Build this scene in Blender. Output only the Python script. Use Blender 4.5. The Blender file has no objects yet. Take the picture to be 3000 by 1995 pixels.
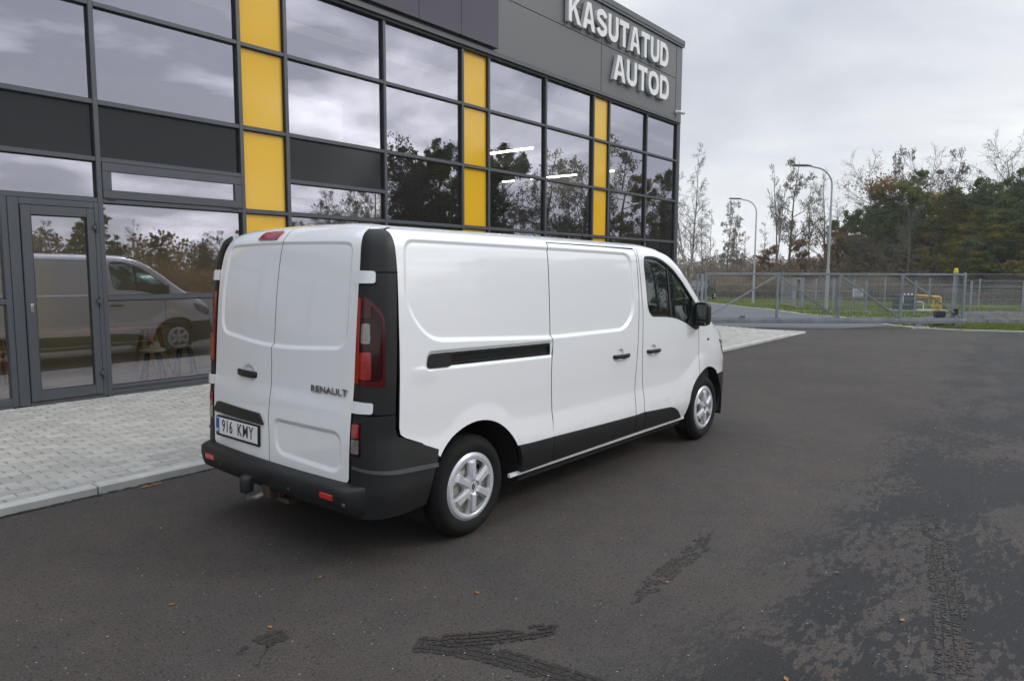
import bpy, bmesh, math, random
import numpy as np
from mathutils import Vector, Matrix
from mathutils.geometry import delaunay_2d_cdt

R = math.radians
random.seed(7)
rng = np.random.default_rng(11)
scene = bpy.context.scene
col = scene.collection

# ------------------------------------------------------------------ camera
cam_d = bpy.data.cameras.new('camera')
cam = bpy.data.objects.new('camera', cam_d)
col.objects.link(cam)
scene.camera = cam
cam_d.sensor_fit = 'HORIZONTAL'
cam_d.sensor_width = 36.0
cam_d.lens = 24.80
cam_d.clip_start = 0.05
cam_d.clip_end = 3000
_yaw, _pit, _rol = 0.6931, -0.0995, 0.0036
_f = Vector((math.cos(_pit)*math.cos(_yaw), math.cos(_pit)*math.sin(_yaw), math.sin(_pit)))
_r = _f.cross(Vector((0, 0, 1))).normalized()
_u = _r.cross(_f)
_r2 = math.cos(_rol)*_r + math.sin(_rol)*_u
_u2 = -math.sin(_rol)*_r + math.cos(_rol)*_u
_m = Matrix((_r2, _u2, -_f)).transposed().to_4x4()
_m.translation = Vector((-3.275, -3.9618, 1.7357))
cam.matrix_world = _m

# ------------------------------------------------------------------ light
SUN_AZ, SUN_EL = R(-52), R(35)
SKY_STRENGTH = 0.11
SUN_STRENGTH = .8
EXPOSURE = 0.2
CLOUD_SEED = 6.2

world = bpy.data.worlds.new('World')
scene.world = world
world.use_nodes = True
wt = world.node_tree
wt.nodes.clear()


def wn(kind, **kw):
    n = wt.nodes.new(kind)
    for k, v in kw.items():
        setattr(n, k, v)
    return n


def wmath(op, a, b=None, clamp=False):
    n = wn('ShaderNodeMath', operation=op)
    n.use_clamp = clamp
    for i, v in enumerate((a, b)):
        if v is None:
            continue
        if isinstance(v, (int, float)):
            n.inputs[i].default_value = v
        else:
            wt.links.new(v, n.inputs[i])
    return n.outputs[0]


w_out = wn('ShaderNodeOutputWorld')
w_bg = wn('ShaderNodeBackground')
w_bg.inputs['Strength'].default_value = SKY_STRENGTH
w_sky = wn('ShaderNodeTexSky', sky_type='NISHITA')
w_sky.sun_disc = False
w_sky.sun_elevation = SUN_EL
w_sky.sun_rotation = math.pi/2 - SUN_AZ
w_tc = wn('ShaderNodeTexCoord')
w_sep = wn('ShaderNodeSeparateXYZ')
wt.links.new(w_tc.outputs['Generated'], w_sep.inputs[0])
zpos = wmath('MAXIMUM', w_sep.outputs[2], 0.0)
den = wmath('ADD', zpos, 0.16)
cxx = wmath('DIVIDE', w_sep.outputs[0], den)
cyy = wmath('DIVIDE', w_sep.outputs[1], den)
w_cmb = wn('ShaderNodeCombineXYZ')
wt.links.new(cxx, w_cmb.inputs[0])
wt.links.new(cyy, w_cmb.inputs[1])
w_cmb.inputs[2].default_value = CLOUD_SEED
w_n1 = wn('ShaderNodeTexNoise')
w_n1.inputs['Scale'].default_value = 1.15
w_n1.inputs['Detail'].default_value = 7.0
w_n1.inputs['Roughness'].default_value = 0.52
w_n1.inputs['Distortion'].default_value = 0.35
wt.links.new(w_cmb.outputs[0], w_n1.inputs['Vector'])
w_n2 = wn('ShaderNodeTexNoise')
w_n2.inputs['Scale'].default_value = 0.42
w_n2.inputs['Detail'].default_value = 3.0
wt.links.new(w_cmb.outputs[0], w_n2.inputs['Vector'])
# brightness of the cloud deck: thin cloud is brighter, and so is the deck around the hidden sun
halo_el = R(19)
sun_dir = (math.cos(SUN_EL)*math.cos(SUN_AZ), math.cos(SUN_EL)*math.sin(SUN_AZ), math.sin(SUN_EL))
w_dot = wn('ShaderNodeVectorMath', operation='DOT_PRODUCT')
wt.links.new(w_tc.outputs['Generated'], w_dot.inputs[0])
w_dot.inputs[1].default_value = (math.cos(halo_el)*math.cos(SUN_AZ), math.cos(halo_el)*math.sin(SUN_AZ), math.sin(halo_el))
dsun = wmath('MAXIMUM', w_dot.outputs['Value'], 0.0)
halo = wmath("POWER", dsun, 6.0)
mixn = wmath('ADD', wmath('MULTIPLY', w_n1.outputs['Fac'], 0.62), wmath('MULTIPLY', w_n2.outputs['Fac'], 0.38))
w_r = wn('ShaderNodeValToRGB')
w_r.color_ramp.elements[0].position = 0.36
w_r.color_ramp.elements[0].color = (4.0, 4.3, 5.0, 1)
w_r.color_ramp.elements[1].position = 0.68
w_r.color_ramp.elements[1].color = (6.9, 7.1, 7.4, 1)
e = w_r.color_ramp.elements.new(0.52)
e.color = (5.3, 5.6, 6.15, 1)
wt.links.new(mixn, w_r.inputs['Fac'])
# gaps near the hidden sun shine: halo times thinness
thin = wn('ShaderNodeMapRange')
thin.inputs['From Min'].default_value = 0.49
thin.inputs['From Max'].default_value = 0.66
wt.links.new(mixn, thin.inputs['Value'])
gl = wmath('MULTIPLY', halo, wmath('ADD', wmath('MULTIPLY', thin.outputs[0], 24.0), 2.6))
hz = wmath('POWER', wmath('SUBTRACT', 1.0, zpos, clamp=True), 5.0)
hz = wmath('MULTIPLY', hz, 3.7)
w_add = wn('ShaderNodeVectorMath', operation='ADD')
w_gc = wn('ShaderNodeCombineXYZ')
ga = wmath('ADD', gl, hz)
wt.links.new(ga, w_gc.inputs[0])
wt.links.new(wmath('MULTIPLY', ga, 0.975), w_gc.inputs[1])
wt.links.new(wmath('MULTIPLY', ga, 0.93), w_gc.inputs[2])
# an overcast sky brightens from mid height to the zenith
zen = wn('ShaderNodeMapRange', interpolation_type='SMOOTHSTEP')
zen.inputs['From Min'].default_value = .22
zen.inputs['From Max'].default_value = .95
zen.inputs['To Min'].default_value = .86
zen.inputs['To Max'].default_value = 2.75
wt.links.new(zpos, zen.inputs['Value'])
w_sc = wn('ShaderNodeVectorMath', operation='SCALE')
wt.links.new(w_r.outputs['Color'], w_sc.inputs[0])
wt.links.new(zen.outputs[0], w_sc.inputs['Scale'])
wt.links.new(w_sc.outputs[0], w_add.inputs[0])
wt.links.new(w_gc.outputs[0], w_add.inputs[1])
w_mix = wn('ShaderNodeMixRGB')
w_mix.inputs['Fac'].default_value = 0.93
wt.links.new(w_sky.outputs['Color'], w_mix.inputs['Color1'])
wt.links.new(w_add.outputs[0], w_mix.inputs['Color2'])
wt.links.new(w_mix.outputs['Color'], w_bg.inputs['Color'])
wt.links.new(w_bg.outputs[0], w_out.inputs['Surface'])

sun_d = bpy.data.lights.new('sun', 'SUN')
sun_d.energy = SUN_STRENGTH
sun_d.angle = R(12)
sun_d.color = (1.0, 0.95, 0.88)
sun = bpy.data.objects.new('sun', sun_d)
col.objects.link(sun)
sun.rotation_euler = Vector(sun_dir).to_track_quat('Z', 'Y').to_euler()
sun.location = (20, -30, 30)

scene.view_settings.view_transform = 'Standard'
scene.view_settings.look = 'None'
scene.view_settings.exposure = EXPOSURE
scene.view_settings.gamma = 1.0
scene.view_settings.use_curve_mapping = False
scene.render.engine = 'CYCLES'
scene.cycles.use_denoising = True
scene.cycles.max_bounces = 10
scene.cycles.transparent_max_bounces = 24
scene.cycles.caustics_reflective = False
scene.cycles.caustics_refractive = False


# ------------------------------------------------------------------ materials
def new_mat(name):
    m = bpy.data.materials.new(name)
    m.use_nodes = True
    return m, m.node_tree, m.node_tree.nodes['Principled BSDF']


def noise(nt, scale, detail=4, rough=0.55, vec='Object', dist=0.0, mapscale=None):
    tc = nt.nodes.new('ShaderNodeTexCoord')
    n = nt.nodes.new('ShaderNodeTexNoise')
    n.inputs['Scale'].default_value = scale
    n.inputs['Detail'].default_value = detail
    n.inputs['Roughness'].default_value = rough
    n.inputs['Distortion'].default_value = dist
    if mapscale:
        mp = nt.nodes.new('ShaderNodeMapping')
        mp.inputs['Scale'].default_value = mapscale
        nt.links.new(tc.outputs[vec], mp.inputs['Vector'])
        nt.links.new(mp.outputs[0], n.inputs['Vector'])
    else:
        nt.links.new(tc.outputs[vec], n.inputs['Vector'])
    return n


def ramp(nt, fac, stops):
    r = nt.nodes.new('ShaderNodeValToRGB')
    el = r.color_ramp.elements
    while len(el) < len(stops):
        el.new(0.5)
    for e_, (p, c) in zip(el, stops):
        e_.position = p
        e_.color = (*c, 1) if len(c) == 3 else c
    nt.links.new(fac, r.inputs['Fac'])
    return r


def bump(nt, bsdf, h, strength, dist=0.01):
    b = nt.nodes.new('ShaderNodeBump')
    b.inputs['Strength'].default_value = strength
    b.inputs['Distance'].default_value = dist
    nt.links.new(h, b.inputs['Height'])
    nt.links.new(b.outputs[0], bsdf.inputs['Normal'])
    return b


def simple(name, c, rough=0.5, metal=0.0, coat=0.0, var=0.0, vscale=6.0, bmp=0.0, bscale=200.0, spec=0.5, coatr=0.04):
    m, nt, b = new_mat(name)
    b.inputs['Base Color'].default_value = (*c, 1)
    b.inputs['Roughness'].default_value = rough
    b.inputs['Metallic'].default_value = metal
    b.inputs['Specular IOR Level'].default_value = spec
    b.inputs['Coat Weight'].default_value = coat
    b.inputs['Coat Roughness'].default_value = coatr
    if var > 0:
        n = noise(nt, vscale, 5)
        r = ramp(nt, n.outputs['Fac'], [(0.3, tuple(v*(1-var) for v in c)), (0.7, tuple(min(1, v*(1+var)) for v in c))])
        nt.links.new(r.outputs['Color'], b.inputs['Base Color'])
        r2 = ramp(nt, n.outputs['Fac'], [(0.3, (rough*(1-var*.6),)*3), (0.7, (min(1, rough*(1+var*.6)),)*3)])
        nt.links.new(r2.outputs['Color'], b.inputs['Roughness'])
    if bmp > 0:
        n2 = noise(nt, bscale, 3)
        bump(nt, b, n2.outputs['Fac'], bmp, 0.002)
    return m


M = {}
def paint_mat():
    m, nt, b = new_mat('white_paint')
    tc = nt.nodes.new('ShaderNodeTexCoord')
    sp = nt.nodes.new('ShaderNodeSeparateXYZ')
    nt.links.new(tc.outputs['Object'], sp.inputs[0])
    mr = nt.nodes.new('ShaderNodeMapRange')
    mr.inputs['From Min'].default_value = .95
    mr.inputs['From Max'].default_value = .35
    nt.links.new(sp.outputs[2], mr.inputs['Value'])
    n = noise(nt, 7, 6, .65, mapscale=(1, 1, 2.2))
    mu = nt.nodes.new('ShaderNodeMath'); mu.operation = 'MULTIPLY'
    nt.links.new(mr.outputs[0], mu.inputs[0]); nt.links.new(n.outputs['Fac'], mu.inputs[1])
    r = ramp(nt, mu.outputs[0], [(0, (.79, .80, .81)), (.30, (.77, .775, .775)), (.62, (.66, .65, .63))])
    nt.links.new(r.outputs[0], b.inputs['Base Color'])
    n2 = noise(nt, 3, 5, .6)
    r2 = ramp(nt, n2.outputs['Fac'], [(.3, (.02, .02, .02)), (.7, (.07, .07, .07))])
    nt.links.new(r2.outputs[0], b.inputs['Coat Roughness'])
    b.inputs['Roughness'].default_value = .3
    b.inputs['Coat Weight'].default_value = 1.0
    b.inputs['Coat IOR'].default_value = 1.6
    return m


M['paint'] = paint_mat()
M['plastic'] = simple('black_plastic', (.0095, .0098, .0102), .5, spec=.42, var=.12, vscale=5, bmp=.12, bscale=420)
M['plastic_light'] = simple('grey_black_plastic', (.065, .066, .068), .5, var=.1, vscale=5, bmp=.12, bscale=420)
M['black_gloss'] = simple('black_gloss', (.01, .011, .012), .2)
M['rubber'] = simple('tyre_rubber', (.0095, .0095, .0098), .8, spec=.25, var=.25, vscale=9, bmp=.25, bscale=300)
M['silver'] = simple('silver_plastic', (.60, .61, .63), .28, metal=.35, coat=.2, var=.04)
M['steel_white'] = simple('dirty_white_steel', (.66, .63, .57), .5, var=.3, vscale=40)
M['chrome'] = simple('chrome', (.72, .72, .72), .08, metal=1)
M['mirror'] = simple('mirror', (.85, .87, .87), .015, metal=1)
M['red_dark'] = simple('dark_red_lens', (.024, .002, .003), .10, spec=.25, coat=.25)
M['red'] = simple('red_lens', (.30, .006, .006), .12, coat=1, var=.35, vscale=28)
M['red_strip'] = simple('red_strip', (.26, .006, .006), .12, coat=1)
M['clear_lens'] = simple('clear_lens', (.20, .187, .17), .12, metal=.3, coat=1, var=.35, vscale=22)
M['reflector'] = simple('red_reflector', (.50, .02, .018), .2, coat=.6, var=.15, vscale=120)
M['dark'] = simple('dark_void', (.006, .006, .006), .9)
M['rust'] = simple('rusty_steel', (.055, .038, .026), .8, var=.5, vscale=30, bmp=.5, bscale=90)
M['dash'] = simple('dashboard', (.035, .042, .046), .6)
M['seat'] = simple('seat_fabric', (.025, .027, .03), .9)
M['sill_grey'] = simple('sill_paint', (.76, .76, .76), .4, var=.1, vscale=20)
M['plate_white'] = simple('plate_white', (.72, .73, .73), .35)
M['plate_blue'] = simple('plate_blue', (.012, .055, .33), .35)
M['plate_black'] = simple('plate_black', (.012, .012, .014), .4)
M['frame'] = simple('grey_aluminium', (.060, .066, .076), .38, var=.05, vscale=1.2)
M['gasket'] = simple('gasket', (.012, .012, .013), .6)
M['clad'] = simple('grey_cladding', (.105, .108, .112), .42, var=.04, vscale=.6)
M['fascia'] = simple('glossy_fascia', (.055, .050, .072), .14, spec=.5)
M['yellow'] = simple('yellow_panel', (.74, .435, .026), .07, spec=.45,  var=.02, vscale=.7)
M['spandrel'] = simple('dark_spandrel', (.014, .016, .018), .08, spec=.3)
M['letter'] = simple('letter_white', (.74, .74, .73), .45)
M['letter_side'] = simple('letter_side', (.60, .62, .62), .35)
M['inner_wall'] = simple('inner_wall', (.70, .66, .54), .8)
M['inner_floor'] = simple('inner_floor', (.40, .35, .28), .35, var=.1, vscale=2)
M['inner_ceil'] = simple('inner_ceiling', (.12, .12, .11), .8)
M['inner_slab'] = simple('inner_slab', (.34, .34, .33), .8)
M['wood'] = simple('light_wood', (.38, .22, .10), .5, var=.2, vscale=8)
M['stool_white'] = simple('stool_white', (.34, .33, .31), .4)
M['poster_red'] = simple('poster_red', (.45, .05, .06), .6)
M['galv'] = simple('galvanised_steel', (.30, .33, .36), .45, metal=.55, var=.2, vscale=3)
M['galv_d'] = simple('galvanised_beam', (.25, .275, .30), .5, metal=.5, var=.25, vscale=2.2)
M['wire'] = simple('fence_wire', (.25, .27, .29), .5, metal=.5)
M['lamp_grey'] = simple('lamp_column', (.42, .46, .49), .4, metal=.5, var=.1, vscale=1)
M['lamp_dark'] = simple('lamp_head', (.12, .125, .13), .5)
M['cab_green'] = simple('cabinet_green', (.030, .055, .058), .5)
M['pipe_yellow'] = simple('pipe_yellow', (.55, .34, .02), .45)
M['lamp_yellow'] = simple('beacon_yellow', (.62, .55, .03), .35)
M['sign_white'] = simple('sign_white', (.66, .67, .68), .5)
M['sign_text'] = simple('sign_text', (.10, .13, .20), .6)
M['concrete'] = simple('concrete', (.42, .42, .40), .85, var=.15, vscale=7, bmp=.3, bscale=60)
M['kerb'] = simple('kerb_concrete', (.43, .43, .405), .85, var=.16, vscale=5, bmp=.35, bscale=120)
M['joint'] = simple('paver_joint', (.155, .15, .135), .95, var=.3, vscale=12)
M['car_black'] = simple('car_paint_black', (.012, .011, .012), .25, spec=.35, coat=.2)
M['car_glass'] = simple('car_glass', (.03, .035, .035), .06)
M['gravel'] = simple('gravel', (.062, .060, .056), .95, var=.5, vscale=14, bmp=.8, bscale=30)
M['bark'] = simple('bark', (.115, .10, .09), .95, var=.35, vscale=6)
M['bark_grey'] = simple('bark_grey', (.125, .112, .10), .95, var=.3, vscale=6)
M['twig'] = simple('twigs', (.14, .12, .11), .95)
M['twig_grey'] = simple('twigs_grey', (.12, .105, .097), .95)
M['leaf_litter'] = simple('fallen_leaf', (.26, .125, .035), .8)



def birch_bark():
    m, nt, b = new_mat('birch_bark')
    n = noise(nt, 3.0, 4, mapscale=(3, 3, .9))
    r = ramp(nt, n.outputs['Fac'], [(.40, (.05, .045, .042)), (.52, (.42, .40, .37)), (.8, (.50, .48, .45))])
    nt.links.new(r.outputs['Color'], b.inputs['Base Color'])
    b.inputs['Roughness'].default_value = .9
    return m


M['birch'] = birch_bark()


def leaf_mat(name, cols, trans=.42):
    """foliage colour that varies per leaf cluster (random per mesh island) and through the crown"""
    m, nt, b = new_mat(name)
    g = nt.nodes.new('ShaderNodeNewGeometry')
    n = noise(nt, .9, 3)
    ad = nt.nodes.new('ShaderNodeMath')
    ad.operation = 'MULTIPLY_ADD'
    nt.links.new(g.outputs['Random Per Island'], ad.inputs[0])
    ad.inputs[1].default_value = .5
    sub = nt.nodes.new('ShaderNodeMath')
    sub.operation = 'MULTIPLY_ADD'
    nt.links.new(n.outputs['Fac'], sub.inputs[0])
    sub.inputs[1].default_value = 1.5
    sub.inputs[2].default_value = -.5
    nt.links.new(sub.outputs[0], ad.inputs[2])
    k = len(cols)
    r = ramp(nt, ad.outputs[0], [(.05+.9*i/(k-1), c) for i, c in enumerate(cols)])
    nt.links.new(r.outputs['Color'], b.inputs['Base Color'])
    b.inputs['Roughness'].default_value = .75
    b.inputs['Specular IOR Level'].default_value = .25
    tr = nt.nodes.new('ShaderNodeBsdfTranslucent')
    nt.links.new(r.outputs['Color'], tr.inputs['Color'])
    mx = nt.nodes.new('ShaderNodeMixShader')
    mx.inputs[0].default_value = trans
    nt.links.new(b.outputs[0], mx.inputs[1])
    nt.links.new(tr.outputs[0], mx.inputs[2])
    nt.links.new(mx.outputs[0], nt.nodes['Material Output'].inputs['Surface'])
    return m


M['leaf_green'] = leaf_mat('leaves_green', [(.064, .090, .026), (.104, .140, .034), (.17, .185, .044)])
M['leaf_dark'] = leaf_mat('leaves_dark_green', [(.058, .083, .028), (.090, .122, .035), (.145, .160, .044)])
M['leaf_yellow'] = leaf_mat('leaves_yellow_green', [(.11, .125, .022), (.19, .175, .026), (.30, .21, .028)])
M['leaf_orange'] = leaf_mat('leaves_orange', [(.15, .075, .025), (.20, .105, .032), (.26, .16, .04)])
M['leaf_sparse'] = leaf_mat('leaves_sparse', [(.085, .088, .055), (.115, .11, .065), (.15, .13, .07)])
M['brush'] = leaf_mat('brushwood', [(.12, .098, .070), (.165, .125, .078), (.21, .14, .075)])
M['brush_green'] = leaf_mat('brush_green', [(.045, .058, .022), (.072, .085, .026), (.125, .105, .03)])
M['dry_grass'] = leaf_mat('dry_grass', [(.19, .15, .10), (.26, .21, .14), (.33, .27, .18)])
M['gold_wood'] = leaf_mat('golden_wood', [(.20, .135, .055), (.28, .19, .075), (.34, .24, .10)], .5)
M['grass'] = leaf_mat('grass_blades', [(.095, .13, .028), (.14, .18, .038), (.20, .22, .06)])


def asphalt(mark=0):
    m, nt, b = new_mat('asphalt_tyre_mark' if mark else 'asphalt')
    n1 = noise(nt, 95, 3, .7)            # aggregate
    n2 = noise(nt, .55, 5, .6)           # large patches
    n3 = noise(nt, 5.5, 6, .65)
    r1 = ramp(nt, n1.outputs['Fac'], [(.30, (.025, .023, .021)), (.48, (.057, .052, .048)), (.62, (.074, .068, .062)), (.80, (.155, .147, .135))])
    r2 = ramp(nt, n2.outputs['Fac'], [(.3, (.84, .84, .85)), (.7, (1.14, 1.11, 1.07))])
    r3 = ramp(nt, n3.outputs['Fac'], [(.3, (.86, .87, .88)), (.7, (1.10, 1.08, 1.07))])
    mu = nt.nodes.new('ShaderNodeMixRGB'); mu.blend_type = 'MULTIPLY'; mu.inputs[0].default_value = 1
    nt.links.new(r1.outputs[0], mu.inputs[1]); nt.links.new(r2.outputs[0], mu.inputs[2])
    mu2 = nt.nodes.new('ShaderNodeMixRGB'); mu2.blend_type = 'MULTIPLY'; mu2.inputs[0].default_value = 1
    nt.links.new(mu.outputs[0], mu2.inputs[1]); nt.links.new(r3.outputs[0], mu2.inputs[2])
    # scattered dark stones and open pores
    n4 = noise(nt, 42, 2, .5)
    r4 = ramp(nt, n4.outputs['Fac'], [(.30, (.42, .41, .40)), (.39, (.95, .95, .95)), (.62, (1, 1, 1)), (.72, (1.16, 1.14, 1.12))])
    mu3 = nt.nodes.new('ShaderNodeMixRGB'); mu3.blend_type = 'MULTIPLY'; mu3.inputs[0].default_value = 1
    nt.links.new(mu2.outputs[0], mu3.inputs[1]); nt.links.new(r4.outputs[0], mu3.inputs[2])
    n5 = noise(nt, 1.7, 4, .6)
    r5 = ramp(nt, n5.outputs['Fac'], [(.35, (.93, .95, .96)), (.65, (1.06, .98, .95))])
    mu4 = nt.nodes.new('ShaderNodeMixRGB'); mu4.blend_type = 'MULTIPLY'; mu4.inputs[0].default_value = 1
    nt.links.new(mu3.outputs[0], mu4.inputs[1]); nt.links.new(r5.outputs[0], mu4.inputs[2])
    mu2 = mu4
    # damp ground: spreads from the right-hand side of the yard, its edge broken up by the surface texture
    tc = nt.nodes.new('ShaderNodeTexCoord')
    sp = nt.nodes.new('ShaderNodeSeparateXYZ')
    nt.links.new(tc.outputs['Object'], sp.inputs[0])

    def mth(op, a, b_=None, c=None, clamp=False):
        n = nt.nodes.new('ShaderNodeMath'); n.operation = op; n.use_clamp = clamp
        for i, v in enumerate((a, b_, c)):
            if v is None:
                continue
            if isinstance(v, (int, float)):
                n.inputs[i].default_value = v
            else:
                nt.links.new(v, n.inputs[i])
        return n.outputs[0]
    # distance to the right of a slanting line through (0.2,-3.0) and (12.6,-2.2)
    d = mth('MULTIPLY_ADD', sp.outputs[0], 0.0645, mth('MULTIPLY', sp.outputs[1], -1.0))
    d = mth('SUBTRACT', d, 2.72)
    w1 = noise(nt, 1.0, 4, .6, dist=.6, mapscale=(1.0, 2.0, 1))
    w2 = noise(nt, 17.0, 4, .65, mapscale=(.6, 1.5, 1))
    a = mth('MULTIPLY_ADD', d, .34, .12)
    a = mth('MINIMUM', a, .30)
    a = mth('ADD', a, mth('MULTIPLY_ADD', w1.outputs['Fac'], 2.3, -1.15))
    a = mth('ADD', a, mth('MULTIPLY_ADD', w2.outputs['Fac'], 2.2, -1.06))
    wet = nt.nodes.new('ShaderNodeMapRange')
    wet.inputs['From Min'].default_value = .21
    wet.inputs['From Max'].default_value = .27
    nt.links.new(a, wet.inputs['Value'])
    lim = nt.nodes.new('ShaderNodeMapRange')
    lim.inputs['From Min'].default_value = -.45
    lim.inputs['From Max'].default_value = .25
    nt.links.new(d, lim.inputs['Value'])
    wetf = mth('MULTIPLY', wet.outputs[0], lim.outputs[0])
    dk = nt.nodes.new('ShaderNodeMixRGB'); dk.blend_type = 'MULTIPLY'
    nt.links.new(wetf, dk.inputs[0]); nt.links.new(mu2.outputs[0], dk.inputs[1])
    dk.inputs[2].default_value = (.30, .33, .37, 1)
    nt.links.new(dk.outputs[0], b.inputs['Base Color'])
    if mark:      # the same surface, blackened by the wet tyre
        for l in list(dk.inputs[0].links):
            nt.links.remove(l)
        dk.inputs[0].default_value = 1
        dk.inputs[2].default_value = (mark, mark, mark, 1)
    rg = mth('MULTIPLY_ADD', wetf, -.16, .88)
    nt.links.new(rg, b.inputs['Roughness'])
    b.inputs['Specular IOR Level'].default_value = .3
    bs = mth('MULTIPLY_ADD', wetf, -.15, .6)
    bp = bump(nt, b, n1.outputs['Fac'], .6, .006)
    nt.links.new(bs, bp.inputs['Strength'])
    return m


M['asphalt'] = asphalt()
M['tyre_mark'] = asphalt(.56)
M['tyre_mark_faint'] = asphalt(.72)
M['dirt'] = simple('gutter_dirt', (.030, .027, .022), .95, var=.4, vscale=25)
M['asphalt_new'] = simple('asphalt_blue_grey', (.085, .088, .095), .8, var=.12, vscale=.8, bmp=.5, bscale=60)


def paver_mat():
    m, nt, b = new_mat('paver')
    oi = nt.nodes.new('ShaderNodeObjectInfo')
    g = nt.nodes.new('ShaderNodeNewGeometry')
    ad = nt.nodes.new('ShaderNodeMath'); ad.operation = 'ADD'
    nt.links.new(oi.outputs['Random'], ad.inputs[0]); nt.links.new(g.outputs['Random Per Island'], ad.inputs[1])
    fr = nt.nodes.new('ShaderNodeMath'); fr.operation = 'FRACT'
    nt.links.new(ad.outputs[0], fr.inputs[0])
    r = ramp(nt, fr.outputs[0], [(0, (.325, .315, .292)), (.4, (.365, .355, .328)), (.8, (.40, .388, .356)), (1, (.435, .422, .39))])
    n = noise(nt, 60, 4, .6)
    r2 = ramp(nt, n.outputs['Fac'], [(.3, (.88, .88, .88)), (.7, (1.08, 1.08, 1.07))])
    mu = nt.nodes.new('ShaderNodeMixRGB'); mu.blend_type = 'MULTIPLY'; mu.inputs[0].default_value = 1
    nt.links.new(r.outputs[0], mu.inputs[1]); nt.links.new(r2.outputs[0], mu.inputs[2])
    nt.links.new(mu.outputs[0], b.inputs['Base Color'])
    b.inputs['Roughness'].default_value = .85
    bump(nt, b, n.outputs['Fac'], .3, .003)
    return m


M['paver'] = paver_mat()


def lawn_mat():
    m, nt, b = new_mat('lawn')
    n1 = noise(nt, .5, 4); n2 = noise(nt, 9, 6, .7)
    ad = nt.nodes.new('ShaderNodeMath'); ad.operation = 'MULTIPLY_ADD'
    nt.links.new(n2.outputs['Fac'], ad.inputs[0]); ad.inputs[1].default_value = .6
    nt.links.new(n1.outputs['Fac'], ad.inputs[2])
    r = ramp(nt, ad.outputs[0], [(.55, (.095, .115, .03)), (.8, (.14, .17, .042)), (1.0, (.20, .21, .07))])
    nt.links.new(r.outputs[0], b.inputs['Base Color'])
    b.inputs['Roughness'].default_value = .9
    bump(nt, b, n2.outputs['Fac'], .8, .05)
    return m


M['lawn'] = lawn_mat()
M['field'] = simple('rough_field', (.105, .085, .05), .95, var=.4, vscale=.4, bmp=.6, bscale=4)


def glass_mat(name, trans_col, gloss_col, base, power, rough=0.0, wob=0.0):
    """coated flat glazing: a mirror layer over a tinted see-through pane"""
    m = bpy.data.materials.new(name)
    m.use_nodes = True
    nt = m.node_tree
    nt.nodes.clear()
    out = nt.nodes.new('ShaderNodeOutputMaterial')
    tr = nt.nodes.new('ShaderNodeBsdfTransparent'); tr.inputs[0].default_value = (*trans_col, 1)
    gl = nt.nodes.new('ShaderNodeBsdfGlossy'); gl.inputs['Color'].default_value = (*gloss_col, 1); gl.inputs['Roughness'].default_value = rough
    lw = nt.nodes.new('ShaderNodeLayerWeight'); lw.inputs['Blend'].default_value = .5
    p = nt.nodes.new('ShaderNodeMath'); p.operation = 'POWER'
    nt.links.new(lw.outputs['Facing'], p.inputs[0]); p.inputs[1].default_value = power
    ma = nt.nodes.new('ShaderNodeMath'); ma.operation = 'MULTIPLY_ADD'; ma.use_clamp = True
    nt.links.new(p.outputs[0], ma.inputs[0]); ma.inputs[1].default_value = 1-base; ma.inputs[2].default_value = base
    mx = nt.nodes.new('ShaderNodeMixShader')
    nt.links.new(ma.outputs[0], mx.inputs[0]); nt.links.new(tr.outputs[0], mx.inputs[1]); nt.links.new(gl.outputs[0], mx.inputs[2])
    nt.links.new(mx.outputs[0], out.inputs['Surface'])
    if wob > 0:
        n = noise(nt, .7, 2)
        b = nt.nodes.new('ShaderNodeBump'); b.inputs['Strength'].default_value = wob; b.inputs['Distance'].default_value = .01
        nt.links.new(n.outputs['Fac'], b.inputs['Height']); nt.links.new(b.outputs[0], gl.inputs['Normal'])
    return m


M['glass'] = glass_mat('showroom_glass', (.84, .83, .70), (.85, .85, 1.0), .35, 4.2, wob=.10)
M['van_glass'] = glass_mat('van_glass', (.48, .58, .54), (.9, .95, .95), .06, 4.0)


def emit_mat(name, c, s):
    m = bpy.data.materials.new(name); m.use_nodes = True
    nt = m.node_tree; nt.nodes.clear()
    o = nt.nodes.new('ShaderNodeOutputMaterial'); e_ = nt.nodes.new('ShaderNodeEmission')
    e_.inputs[0].default_value = (*c, 1); e_.inputs[1].default_value = s
    nt.links.new(e_.outputs[0], o.inputs[0])
    return m


M['tube'] = emit_mat('lit_tube', (1, .97, .9), 14.0)


# ------------------------------------------------------------------ object helpers
def setp(o, label=None, cat=None, group=None, kind=None):
    if label: o['label'] = label
    if cat: o['category'] = cat
    if group: o['group'] = group
    if kind: o['kind'] = kind
    return o


def thing(name, label, cat, loc=(0, 0, 0), rz=0.0, group=None):
    o = bpy.data.objects.new(name, None)
    o.empty_display_size = .2
    col.objects.link(o)
    o.location = loc
    o.rotation_euler = (0, 0, rz)
    return setp(o, label, cat, group)


def link_mesh(name, me, mat, parent=None):
    o = bpy.data.objects.new(name, me)
    if mat is not None and not me.materials:
        me.materials.append(mat)
    col.objects.link(o)
    if parent is not None:
        o.parent = parent
    return o


def raw_mesh(name, V, F, mat, parent=None, smooth=False):
    me = bpy.data.meshes.new(name)
    me.from_pydata([tuple(map(float, v)) for v in V], [], [tuple(map(int, f)) for f in F])
    me.update()
    if smooth:
        me.polygons.foreach_set('use_smooth', [True]*len(me.polygons))
    return link_mesh(name, me, mat, parent)


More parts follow.
